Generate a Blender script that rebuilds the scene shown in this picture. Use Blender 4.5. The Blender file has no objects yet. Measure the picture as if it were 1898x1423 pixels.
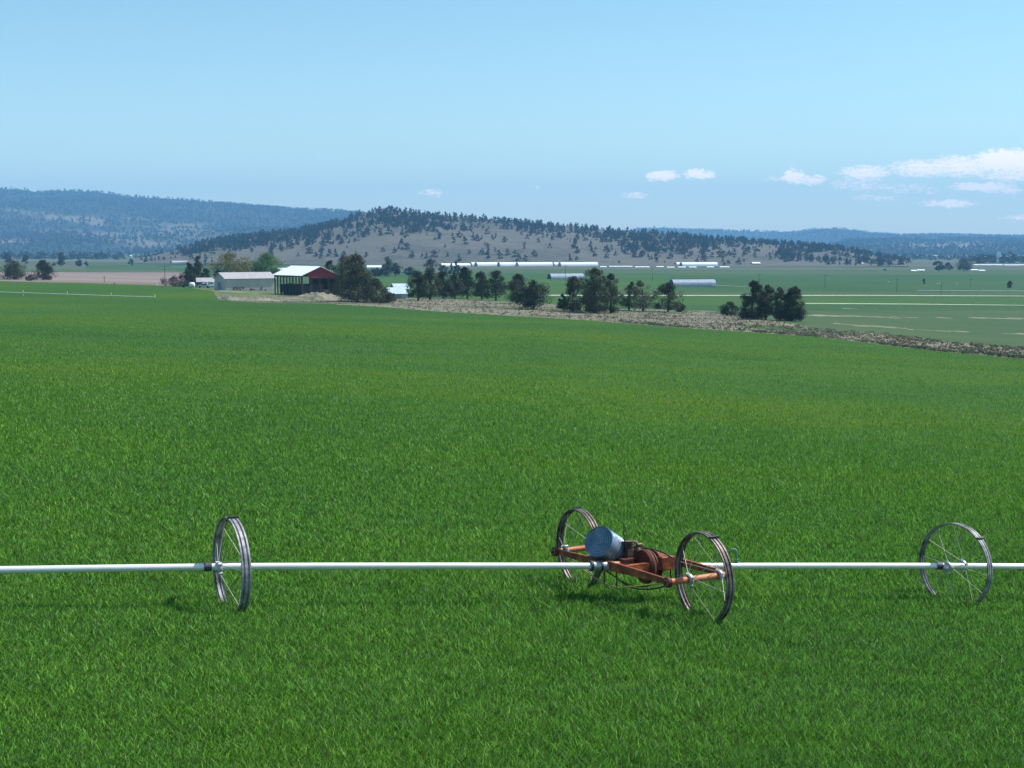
import bpy, math, random
import numpy as np
from mathutils import Vector, Matrix
R = math.radians
rnd = random.Random(7)
nr = np.random.default_rng(11)
SC = bpy.context.scene

# ------------------------------------------------------------ camera, sky, sun, exposure
F, PITCH = 2600.0, R(5.7)
CX, CY = 949.0, 711.5
CT, ST = math.cos(PITCH), math.sin(PITCH)
cd = bpy.data.cameras.new('camera'); cam = bpy.data.objects.new('camera', cd)
SC.collection.objects.link(cam)
cam.location = (0, 0, 0); cam.rotation_euler = (R(90) - PITCH, 0, 0)
cd.sensor_width = 36; cd.lens = F / 1898 * 36; cd.clip_start = 0.5; cd.clip_end = 60000
SC.camera = cam
SUN_EL, SUN_AZ = R(54), R(68)          # azimuth from +Y (view direction) clockwise to +X
W = bpy.data.worlds.new('World'); SC.world = W; W.use_nodes = True
wn = W.node_tree; wn.nodes.clear()
wo = wn.nodes.new('ShaderNodeOutputWorld'); bg = wn.nodes.new('ShaderNodeBackground')
sky = wn.nodes.new('ShaderNodeTexSky'); sky.sky_type = 'NISHITA'; sky.sun_disc = False
sky.sun_elevation = SUN_EL; sky.sun_rotation = SUN_AZ
sky.altitude = 900; sky.air_density = 1.0; sky.dust_density = 1.3; sky.ozone_density = 1.0
bg.inputs[1].default_value = 0.114
tint = wn.nodes.new('ShaderNodeMix'); tint.data_type = 'RGBA'; tint.blend_type = 'MULTIPLY'; tint.inputs[0].default_value = 1
tint.inputs[7].default_value = (0.76, 1.07, 1.05, 1)
wn.links.new(sky.outputs[0], tint.inputs[6])
def wm(op, a, b=None, c=None, clamp=False):
    n = wn.nodes.new('ShaderNodeMath'); n.operation = op; n.use_clamp = clamp
    for i, v in enumerate((a, b, c)):
        if v is None: continue
        if isinstance(v, (int, float)): n.inputs[i].default_value = v
        else: wn.links.new(v, n.inputs[i])
    return n.outputs[0]
wt = wn.nodes.new('ShaderNodeTexCoord'); wsx = wn.nodes.new('ShaderNodeSeparateXYZ'); wn.links.new(wt.outputs['Generated'], wsx.inputs[0])
yy = wm('MAXIMUM', wsx.outputs[1], 0.05); cu = wm('DIVIDE', wsx.outputs[0], yy); cv = wm('DIVIDE', wsx.outputs[2], yy)   # bearing and height of a sky direction
wc = wn.nodes.new('ShaderNodeCombineXYZ'); wn.links.new(cu, wc.inputs[0]); wn.links.new(wm('MULTIPLY', cv, 1.9), wc.inputs[1])
def wnoise(scale, detail, off=0.0, rough=0.6):
    n = wn.nodes.new('ShaderNodeTexNoise'); n.inputs['Scale'].default_value = scale; n.inputs['Detail'].default_value = detail; n.inputs['Roughness'].default_value = rough
    mp = wn.nodes.new('ShaderNodeMapping'); mp.inputs['Location'].default_value = (off, off, off); wn.links.new(wc.outputs[0], mp.inputs[0]); wn.links.new(mp.outputs[0], n.inputs[0]); return n.outputs[0]
nA, nB, nC = wnoise(150, 4), wnoise(150, 4, 9.0), wnoise(300, 5, 4.0, 0.65)
du = wm('MULTIPLY_ADD', wm('SUBTRACT', nA, 0.5), 0.016, cu); dv = wm('MULTIPLY_ADD', wm('SUBTRACT', nB, 0.5), 0.0075, cv)
CLOUDS = [(1222,325,27,8,.85),(1287,322,25,8,.85),(1171,362,24,5,.5),(1100,352,15,3.5,.22),(800,357,24,6,.42),(852,358,10,3,.2),(990,346,17,4,.22),(711,359,9,2.5,.15),
 (1460,327,18,11,.95),(1495,334,24,7,.7),(1432,331,28,5,.3),(1590,320,44,12,.6),(1578,342,52,9,.38),(1645,348,95,9,.30),(1695,312,58,14,.6),(1765,308,62,17,.65),(1842,298,52,18,1.0),(1900,302,46,20,.9),
 (1865,324,70,12,.55),(1980,310,90,26,.8),(1805,346,54,7,.85),(1848,352,36,6,.5),(1612,366,46,5,.35),(1748,377,48,6,.65),(1712,358,14,4,.3),(1880,403,36,6,.45),(1604,393,30,3,.15),(1670,403,16,3,.15),(1858,422,26,3,.15)]
acc = None
for x, y, a, b, d in CLOUDS:
    e0 = math.atan((CY - y) / F) - PITCH; u0 = (x - CX) / F / math.cos(math.atan((CY - y) / F)); v0 = math.tan(e0)
    q = wm('ADD', wm('POWER', wm('MULTIPLY', wm('SUBTRACT', du, u0), F/a*0.72), 2.0), wm('POWER', wm('MULTIPLY', wm('SUBTRACT', dv, v0), F/b*0.68), 2.0))
    m_ = wm('MULTIPLY', wm('SUBTRACT', 1.0, q, clamp=True), d)
    acc = m_ if acc is None else wm('MAXIMUM', acc, m_)
gate = wm('MULTIPLY', acc, 5.0, clamp=True)
cmask = wm('MULTIPLY', wm('SUBTRACT', wm('MULTIPLY_ADD', wm('SUBTRACT', nC, 0.5), 1.7, acc), 0.02, clamp=True), 1.7, clamp=True)
cmask = wm('MULTIPLY', wm('MULTIPLY', cmask, gate), 0.97, clamp=True)
# thin high streaks
ws = wn.nodes.new('ShaderNodeMapping'); ws.inputs['Scale'].default_value = (1.2, 14, 1); ws.inputs['Rotation'].default_value = (0, 0, R(3)); wn.links.new(wc.outputs[0], ws.inputs[0])
wst = wn.nodes.new('ShaderNodeTexNoise'); wst.inputs['Scale'].default_value = 2.2; wst.inputs['Detail'].default_value = 5; wn.links.new(ws.outputs[0], wst.inputs[0])
lowsky = wm('MULTIPLY', wm('POWER', 2.718, wm('MULTIPLY', cv, -13.0)), 0.34, clamp=True)
streak = wm('MULTIPLY', wm('SUBTRACT', wst.outputs[0], 0.47, clamp=True), 0.22, clamp=True)
cmask = wm('MAXIMUM', wm('MAXIMUM', cmask, streak), lowsky)
cmix = wn.nodes.new('ShaderNodeMix'); cmix.data_type = 'RGBA'; cmix.inputs[7].default_value = (12.0, 10.6, 9.8, 1)
wn.links.new(cmask, cmix.inputs[0]); wn.links.new(tint.outputs[2], cmix.inputs[6]); wn.links.new(cmix.outputs[2], bg.inputs[0]); wn.links.new(bg.outputs[0], wo.inputs[0])
sd = bpy.data.lights.new('sun', 'SUN'); sd.energy = 4.7; sd.angle = R(0.53); sd.color = (1, 0.95, 0.88)
sun = bpy.data.objects.new('sun', sd); SC.collection.objects.link(sun)
sdir = Vector((math.sin(SUN_AZ) * math.cos(SUN_EL), math.cos(SUN_AZ) * math.cos(SUN_EL), math.sin(SUN_EL)))
sun.rotation_euler = sdir.to_track_quat('Z', 'Y').to_euler()
VS = SC.view_settings; VS.view_transform = 'Standard'; VS.look = 'None'; VS.exposure = 0.35; VS.gamma = 1.0
SC.cycles.max_bounces = 6; SC.cycles.diffuse_bounces = 3; SC.cycles.transmission_bounces = 3
SC.cycles.volume_bounces = 1; SC.cycles.transparent_max_bounces = 6

# ------------------------------------------------------------ projection helpers
def zz(y, Y):
    """ground height at distance Y that the photograph shows at row y"""
    return Y * math.tan(math.atan((CY - y) / F) - PITCH)
def proj(X, Y, Z):
    zc = Y * CT - Z * ST
    return CX + F * X / zc, CY - F * (Y * ST + Z * CT) / zc
def at(px, py, Y):
    u, v = (px - CX) / F, (CY - py) / F
    k = Y / (CT + v * ST)
    return Vector((u * k, Y, (-ST + v * CT) * k))

# ------------------------------------------------------------ terrain (one height field)
def plane(X, Y): return -4.38 - 0.0487 * X - 0.072 * Y
def pchip(x, y, xs):
    x = np.asarray(x, float); y = np.asarray(y, float)
    h = np.diff(x); d = np.diff(y) / h; m = np.zeros_like(y)
    m[0], m[-1] = d[0], d[-1]
    for i in range(1, len(x) - 1):
        if d[i-1] * d[i] > 0:
            w1, w2 = 2*h[i] + h[i-1], h[i] + 2*h[i-1]
            m[i] = (w1 + w2) / (w1 / d[i-1] + w2 / d[i])
    k = np.clip(np.searchsorted(x, xs) - 1, 0, len(h) - 1)
    t = (xs - x[k]) / h[k]
    return ((2*t**3-3*t**2+1)*y[k] + (t**3-2*t**2+t)*h[k]*m[k] + (-2*t**3+3*t**2)*y[k+1] + (t**3-t**2)*h[k]*m[k+1])
FAR = {
 0:    [(100,-9.0),(200,-11.2),(300,-12.8),(390,zz(545,390)),(510,zz(523,510)),(600,zz(519,600)),(800,zz(508,800)),(1100,zz(499,1100)),(1600,zz(489,1600)),(2500,zz(480,2500)),(4000,-31),(7000,-34),(14000,-38)],
 400:  [(100,-9.5),(200,-11.8),(300,-13.1),(370,zz(548,370)),(430,zz(538,430)),(520,zz(531,520)),(700,zz(520,700)),(1000,zz(508,1000)),(1500,zz(496,1500)),(2000,zz(488,2000)),(4000,-31),(7000,-34),(14000,-38)],
 949:  [(100,-10.3),(200,-12.8),(300,zz(581,300)),(335,zz(568,335)),(400,zz(557,400)),(500,zz(545,500)),(700,zz(527,700)),(1000,zz(511,1000)),(1500,zz(497,1500)),(2000,zz(489,2000)),(4000,-32),(7000,-35),(14000,-38)],
 1400: [(100,-11.6),(200,-14.4),(250,zz(608,250)),(300,zz(590,300)),(400,zz(568,400)),(500,zz(554,500)),(700,zz(534,700)),(1000,zz(516,1000)),(1500,zz(500,1500)),(2000,zz(491,2000)),(4000,-34),(7000,-37),(14000,-40)],
 1898: [(100,-12.4),(200,zz(663,200)),(250,zz(637,250)),(300,zz(620,300)),(400,zz(590,400)),(550,zz(563,550)),(750,zz(540,750)),(1000,zz(522,1000)),(1500,zz(503,1500)),(2000,zz(492,2000)),(3000,zz(482,3000)),(4000,-35),(7000,-38),(14000,-41)]}
LY = np.linspace(math.log(2.0), math.log(14000.0), 900)
COLS = np.arange(-1400, 3301, 100.0)
base = np.zeros((5, len(LY))); keys = sorted(FAR)
TAB = np.zeros((len(COLS), len(LY)))
for i, c in enumerate(COLS):
    a = (c - CX) / F * 1.005
    cc = min(max(c, 0), 1898); j = max(k for k in range(5) if keys[k] <= cc); j = min(j, 3)
    w = (cc - keys[j]) / (keys[j+1] - keys[j]); w = w*w*(3-2*w)*0.5 + w*0.5
    def fz(kk): 
        p = [(Y, plane(a*Y, Y)) for Y in (1.5, 6, 14, 24, 34, 45)] + [(Y, z) for Y, z in FAR[kk]]
        return pchip([math.log(q[0]) for q in p], [q[1] for q in p], LY)
    TAB[i] = fz(keys[j]) * (1-w) + fz(keys[j+1]) * w
def terrain(X, Y):
    X = np.asarray(X, float); Y = np.asarray(Y, float)
    c = CX + F * X / (Y * 1.005)
    fi = np.clip((c - COLS[0]) / 100.0, 0, len(COLS) - 1.001)
    fj = np.clip((np.log(np.maximum(Y, 2.0)) - LY[0]) / (LY[1] - LY[0]), 0, len(LY) - 1.001)
    i, j = fi.astype(int), fj.astype(int); u, v = fi - i, fj - j
    bump = 0.10*np.exp(-((X-2.95)**2+(Y-22.1)**2)/1.6)
    return bump + (TAB[i, j]*(1-u)*(1-v) + TAB[i+1, j]*u*(1-v) + TAB[i, j+1]*(1-u)*v + TAB[i+1, j+1]*u*v)
YS = np.exp(np.linspace(math.log(12), math.log(13500), 6000))
def hit(px, py, skip=0.0):
    """first point of the terrain seen at a pixel"""
    u, v = (px - CX) / F, (CY - py) / F
    dy, dz = CT + v * ST, -ST + v * CT
    ys = YS[YS > skip]
    d = dz / dy * ys - terrain(u / dy * ys, ys)
    k = np.nonzero(d < 0)[0]; k = k[0] if len(k) else len(ys) - 1
    Y = ys[max(k, 1)]
    X = u / dy * Y
    return Vector((X, Y, float(terrain(X, Y))))
def ppm(p):                       # photo pixels per metre at a point
    return F / (p.y * CT - p.z * ST)

# ------------------------------------------------------------ materials
def mat(name, col, col2=None, scale=1.0, rough=0.8, metal=0.0, bump=0.0, detail=4, stretch=None, spec=0.3, rand=0.0, third=None, coord='Object', trans=0.0):
    m = bpy.data.materials.new(name); m.use_nodes = True; n = m.node_tree; N = n.nodes; L = n.links
    b = N['Principled BSDF']; b.inputs['Roughness'].default_value = rough; b.inputs['Metallic'].default_value = metal
    b.inputs['Specular IOR Level'].default_value = spec
    tc = N.new('ShaderNodeTexCoord'); mp = N.new('ShaderNodeMapping')
    L.new(tc.outputs[coord], mp.inputs[0])
    if stretch: mp.inputs['Scale'].default_value = stretch
    nz = N.new('ShaderNodeTexNoise'); nz.inputs['Scale'].default_value = scale; nz.inputs['Detail'].default_value = detail
    nz.inputs['Roughness'].default_value = 0.65
    L.new(mp.outputs[0], nz.inputs[0])
    cr = N.new('ShaderNodeValToRGB'); e = cr.color_ramp.elements
    e[0].position = 0.35; e[1].position = 0.65
    e[0].color = (*col, 1); e[1].color = (*(col2 or col), 1)
    if third:
        q = e.new(0.5); q.color = (*third, 1)
    L.new(nz.outputs[0], cr.inputs[0]); out = cr.outputs[0]
    if rand:
        oi = N.new('ShaderNodeObjectInfo'); hs = N.new('ShaderNodeHueSaturation')
        mr = N.new('ShaderNodeMapRange'); mr.inputs[3].default_value = 1 - rand; mr.inputs[4].default_value = 1 + rand
        L.new(oi.outputs['Random'], mr.inputs[0]); L.new(mr.outputs[0], hs.inputs['Value']); L.new(out, hs.inputs['Color']); out = hs.outputs[0]
    L.new(out, b.inputs['Base Color'])
    if bump:
        bp = N.new('ShaderNodeBump'); bp.inputs['Strength'].default_value = bump; bp.inputs['Distance'].default_value = 0.02
        L.new(nz.outputs[0], bp.inputs['Height']); L.new(bp.outputs[0], b.inputs['Normal'])
    if trans:
        tr = N.new('ShaderNodeBsdfTranslucent'); mx = N.new('ShaderNodeMixShader'); mx.inputs[0].default_value = trans
        L.new(out, tr.inputs[0]); L.new(b.outputs[0], mx.inputs[1]); L.new(tr.outputs[0], mx.inputs[2])
        L.new(mx.outputs[0], N['Material Output'].inputs[0])
    return m
def multi(name, stops, layers, rough=0.95, spec=0.1, trans=0.0, attr=None, vary=None):
    """ground material: a ramp driven by a sum of noises in world metres; layers = (scale, weight, stretch)"""
    m = bpy.data.materials.new(name); m.use_nodes = True; n = m.node_tree; N = n.nodes; L = n.links
    b = N['Principled BSDF']; b.inputs['Roughness'].default_value = rough; b.inputs['Specular IOR Level'].default_value = spec
    tc = N.new('ShaderNodeTexCoord'); acc = None
    for sc_, w, st in layers:
        mp = N.new('ShaderNodeMapping'); mp.inputs['Scale'].default_value = st; L.new(tc.outputs['Object'], mp.inputs[0])
        nz = N.new('ShaderNodeTexNoise'); nz.inputs['Scale'].default_value = sc_; nz.inputs['Detail'].default_value = 3
        L.new(mp.outputs[0], nz.inputs[0])
        ma = N.new('ShaderNodeMath'); ma.operation = 'MULTIPLY_ADD'; ma.inputs[1].default_value = w
        ma.inputs[2].default_value = 0
        L.new(nz.outputs[0], ma.inputs[0])
        if acc: L.new(acc, ma.inputs[2])
        acc = ma.outputs[0]
    if attr:
        an = N.new('ShaderNodeAttribute'); an.attribute_name = attr[0]
        ma = N.new('ShaderNodeMath'); ma.operation = 'MULTIPLY_ADD'; ma.inputs[1].default_value = attr[1]
        L.new(an.outputs['Fac'], ma.inputs[0]); L.new(acc, ma.inputs[2]); acc = ma.outputs[0]
    cr = N.new('ShaderNodeValToRGB'); e = cr.color_ramp.elements
    e[0].position, e[0].color = stops[0][0], (*stops[0][1], 1); e[1].position, e[1].color = stops[-1][0], (*stops[-1][1], 1)
    for p, c in stops[1:-1]:
        q = e.new(p); q.color = (*c, 1)
    L.new(acc, cr.inputs[0]); colr = cr.outputs[0]
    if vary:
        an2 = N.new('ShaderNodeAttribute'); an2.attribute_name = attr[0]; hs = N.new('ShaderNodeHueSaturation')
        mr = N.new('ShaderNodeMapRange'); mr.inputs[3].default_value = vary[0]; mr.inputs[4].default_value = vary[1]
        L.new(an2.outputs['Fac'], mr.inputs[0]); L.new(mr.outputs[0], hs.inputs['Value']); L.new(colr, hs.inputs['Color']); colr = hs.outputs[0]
    L.new(colr, b.inputs['Base Color'])
    if trans:
        tr = N.new('ShaderNodeBsdfTranslucent'); mx = N.new('ShaderNodeMixShader'); mx.inputs[0].default_value = trans
        L.new(colr, tr.inputs[0]); L.new(b.outputs[0], mx.inputs[1]); L.new(tr.outputs[0], mx.inputs[2])
        L.new(mx.outputs[0], N['Material Output'].inputs[0])
    return m
XS = (0.4, 1, 1)
GREEN = [(0.30,(0.024,0.076,0.012)),(0.45,(0.034,0.094,0.010)),(0.55,(0.048,0.106,0.007)),(0.68,(0.072,0.112,0.006))]
M = dict(
 crop = multi('crop_green', GREEN, [(0.018,0.62,XS),(0.12,0.25,(0.5,1,1)),(1.4,0.13,(1,1,1))]),
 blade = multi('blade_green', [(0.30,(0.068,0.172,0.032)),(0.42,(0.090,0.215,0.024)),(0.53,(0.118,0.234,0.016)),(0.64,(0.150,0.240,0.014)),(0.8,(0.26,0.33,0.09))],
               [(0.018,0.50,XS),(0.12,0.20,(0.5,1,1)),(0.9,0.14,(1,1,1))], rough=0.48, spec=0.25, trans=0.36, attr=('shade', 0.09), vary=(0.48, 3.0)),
 dry = multi('dry_grass', [(0.36,(0.055,0.075,0.034)),(0.44,(0.125,0.125,0.08)),(0.52,(0.22,0.205,0.15)),(0.59,(0.12,0.105,0.072)),(0.68,(0.055,0.08,0.032))], [(0.035,0.45,(0.35,1,1)),(0.13,0.35,(0.4,1,1)),(0.6,0.20,(1,1,1))]),
 strip = multi('pale_dry_grass', [(0.38,(0.07,0.10,0.05)),(0.6,(0.27,0.26,0.18))], [(0.06,0.6,(1,1,1)),(0.5,0.4,(1,1,1))]),
 yard = multi('yard_grass', [(0.35,(0.05,0.10,0.035)),(0.6,(0.13,0.16,0.07))], [(0.05,0.6,(1,1,1)),(0.5,0.4,(1,1,1))]),
 pa = multi('pasture_green', [(0.35,(0.021,0.070,0.020)),(0.6,(0.046,0.100,0.030))], [(0.006,0.5,(0.3,1,1)),(0.05,0.3,(0.3,1,1)),(0.5,0.2,(1,1,1))]),
 pb = multi('pasture_bright', [(0.35,(0.030,0.086,0.018)),(0.65,(0.062,0.122,0.026))], [(0.006,0.5,(0.3,1,1)),(0.05,0.3,(0.3,1,1)),(0.5,0.2,(1,1,1))]),
 pc = multi('pasture_dull', [(0.35,(0.032,0.075,0.028)),(0.6,(0.068,0.108,0.044))], [(0.006,0.5,(0.3,1,1)),(0.05,0.3,(0.3,1,1)),(0.5,0.2,(1,1,1))]),
 pd = multi('plain_olive', [(0.35,(0.045,0.075,0.04)),(0.5,(0.08,0.10,0.06)),(0.65,(0.14,0.135,0.095))], [(0.003,0.6,(0.25,1,1)),(0.03,0.4,(0.3,1,1))]),
 bare = multi('bare_soil', [(0.35,(0.16,0.125,0.11)),(0.6,(0.25,0.20,0.175))], [(0.02,0.6,(0.2,1,1)),(0.2,0.4,(0.3,1,1))]),
 hill = multi('hill_earth', [(0.36,(0.055,0.060,0.042)),(0.46,(0.095,0.092,0.074)),(0.54,(0.132,0.118,0.098)),(0.66,(0.085,0.095,0.058))], [(0.006,0.35,(1,1,3)),(0.035,0.30,(1,1,2)),(0.16,0.35,(1,1,1))]),
 fhill = multi('mountain_ground', [(0.30,(0.012,0.025,0.018)),(0.5,(0.035,0.042,0.03)),(0.80,(0.24,0.21,0.155))], [(0.0012,0.5,(1,1,3)),(0.012,0.3,(1,1,2))], attr=('open', 0.45)),
 leaf = mat('juniper_foliage', (0.022,0.032,0.014), (0.115,0.120,0.060), 1.8, 0.7, rand=0.25, trans=0.15),
 leafb = mat('grey_foliage', (0.032,0.038,0.024), (0.140,0.138,0.088), 1.8, 0.8, rand=0.15, trans=0.15),
 leafd = mat('dark_conifer_foliage', (0.010,0.018,0.010), (0.072,0.084,0.042), 1.8, 0.7, rand=0.2, trans=0.1),
 leafg = mat('spring_green_foliage', (0.07,0.14,0.018), (0.18,0.28,0.045), 0.8, 0.7, trans=0.3),
 leafy = mat('budding_olive_foliage', (0.13,0.125,0.03), (0.27,0.235,0.07), 0.8, 0.7, trans=0.3),
 scrub = multi('scrub_brush', [(0.38,(0.11,0.12,0.065)),(0.5,(0.21,0.19,0.13)),(0.62,(0.34,0.30,0.22))], [(0.05,0.5,(1,1,1)),(0.4,0.5,(1,1,1))]),
 twig = mat('bare_twigs', (0.10,0.07,0.065), (0.17,0.125,0.11), 0.8, 0.8),
 bark = mat('juniper_bark', (0.06,0.045,0.035), (0.12,0.09,0.07), 3, 0.9),
 hilltree = mat('hill_juniper', (0.014,0.024,0.018), (0.034,0.042,0.027), 0.3, 0.9, rand=0.35),
 alu = mat('weathered_aluminium_pipe', (0.80,0.79,0.78), (0.90,0.89,0.88), 3, 0.4, 0.25, stretch=(0.3,6,6), spec=0.5),
 galv = mat('galvanised_rim_steel', (0.085,0.08,0.085), (0.50,0.48,0.50), 5, 0.5, 0.25, spec=0.5, detail=6),
 rusty = mat('rust_streaked_rim', (0.07,0.04,0.035), (0.34,0.29,0.28), 4, 0.55, 0.25, detail=7),
 spoke = mat('spoke_steel', (0.34,0.33,0.26), (0.52,0.50,0.42), 6, 0.5, 0.3),
 darkst = mat('dark_band_steel', (0.05,0.055,0.065), (0.10,0.11,0.13), 8, 0.6, 0.3),
 coupler = mat('coupler_steel', (0.30,0.31,0.33), (0.55,0.56,0.58), 9, 0.45, 0.4),
 orange = mat('faded_orange_paint', (0.14,0.034,0.014), (0.56,0.17,0.055), 4, 0.6, 0.0, detail=7, third=(0.27,0.065,0.025)),
 orange2 = mat('bright_orange_paint', (0.50,0.11,0.03), (0.66,0.28,0.16), 5, 0.55, detail=7),
 redbrown = mat('dark_red_brown_paint', (0.07,0.018,0.014), (0.16,0.045,0.03), 5, 0.65, detail=7),
 yel = mat('yellowed_rod', (0.45,0.30,0.08), (0.60,0.42,0.16), 6, 0.6),
 drum = mat('blue_grey_zinc_drum', (0.13,0.19,0.27), (0.24,0.31,0.40), 4, 0.4, 0.35, bump=0.25, detail=5, spec=0.5),
 grease = mat('greasy_engine_metal', (0.03,0.02,0.016), (0.26,0.17,0.13), 14, 0.55, 0.3, detail=6),
 black = mat('black_rubber', (0.015,0.015,0.015), (0.03,0.03,0.03), 5, 0.6),
 sprink = mat('green_patina_riser', (0.10,0.24,0.17), (0.18,0.34,0.24), 9, 0.6),
 tan = mat('tan_metal_siding', (0.46,0.41,0.375), (0.53,0.48,0.44), 0.5, 0.8, stretch=(2,2,0.3)),
 lilac = mat('lilac_grey_metal_roof', (0.36,0.335,0.35), (0.44,0.41,0.425), 0.6, 0.5, stretch=(3,0.3,1)),
 white = mat('white_metal_sheet', (0.78,0.80,0.80), (0.84,0.85,0.85), 0.5, 0.55),
 red = mat('dark_red_siding', (0.20,0.022,0.035), (0.28,0.035,0.05), 0.8, 0.7, stretch=(4,4,0.3)),
 timber = mat('dark_timber', (0.035,0.03,0.026), (0.08,0.065,0.05), 2, 0.85),
 tarp = mat('black_tarp', (0.012,0.012,0.016), (0.04,0.038,0.045), 0.8, 0.5, bump=0.4),
 hay = mat('hay', (0.20,0.14,0.07), (0.36,0.27,0.15), 3, 0.95),
 dirt = mat('dirt_heap', (0.12,0.125,0.085), (0.30,0.28,0.21), 0.6, 0.95, bump=0.8, detail=8),
 film = mat('greenhouse_film', (0.30,0.34,0.41), (0.42,0.46,0.54), 0.4, 0.35),
 dark = mat('dark_opening', (0.02,0.025,0.035), (0.035,0.04,0.05), 1, 0.8),
 grey = mat('grey_end_panel', (0.20,0.23,0.24), (0.27,0.30,0.31), 0.5, 0.8),
 bluer = mat('pale_blue_metal_roof', (0.42,0.53,0.64), (0.52,0.62,0.72), 0.5, 0.45),
 bluew = mat('blue_painted_wall', (0.06,0.10,0.22), (0.09,0.14,0.28), 0.6, 0.7),
 pole = mat('weathered_pole', (0.09,0.08,0.07), (0.15,0.13,0.115), 2, 0.9),
 glass = mat('dark_window_glass', (0.02,0.025,0.03), (0.03,0.04,0.05), 1, 0.15, spec=0.8),
 vgreen = mat('dark_green_car_paint', (0.012,0.035,0.022), (0.018,0.05,0.03), 1, 0.3, spec=0.6),
 palepipe = mat('pale_yellow_green_pipe', (0.55,0.60,0.42), (0.68,0.72,0.52), 0.3, 0.6),  # pale yellow-green tone of the distant line pipes
)

# ------------------------------------------------------------ mesh helpers
def link(o, parent=None):
    SC.collection.objects.link(o)
    if parent: o.parent = parent
    return o
def tag(o, label=None, cat=None, group=None, kind=None):
    if label: o['label'] = label
    if cat: o['category'] = cat
    if group: o['group'] = group
    if kind: o['kind'] = kind
    return o
def empty(name, loc, rz=0.0, label=None, cat=None, group=None):
    o = bpy.data.objects.new(name, None); o.location = loc; o.rotation_euler = (0, 0, rz); o.empty_display_size = 0.3
    link(o); return tag(o, label, cat, group)
def np_mesh(name, V, faces, mats, parent=None, smooth=False, attrs=None, midx=None):
    """faces: list of int arrays (n,k)"""
    me = bpy.data.meshes.new(name); V = np.ascontiguousarray(V, dtype=np.float32)
    me.vertices.add(len(V)); me.vertices.foreach_set('co', V.ravel())
    loops = np.concatenate([f.ravel() for f in faces]).astype(np.int32)
    tot = np.concatenate([np.full(len(f), f.shape[1]) for f in faces])
    st = np.concatenate([[0], np.cumsum(tot)[:-1]]).astype(np.int32)
    me.loops.add(len(loops)); me.loops.foreach_set('vertex_index', loops)
    me.polygons.add(len(tot)); me.polygons.foreach_set('loop_start', st)
    if smooth: me.polygons.foreach_set('use_smooth', np.ones(len(tot), dtype=bool))
    for m in (mats if isinstance(mats, (list, tuple)) else [mats]): me.materials.append(m)
    if midx is not None: me.polygons.foreach_set('material_index', midx.astype(np.int32))
    me.update(calc_edges=True)
    for k, a in (attrs or {}).items():
        at_ = me.attributes.new(k, 'FLOAT', 'POINT'); at_.data.foreach_set('value', a.astype(np.float32))
    return link(bpy.data.objects.new(name, me), parent)
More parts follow.
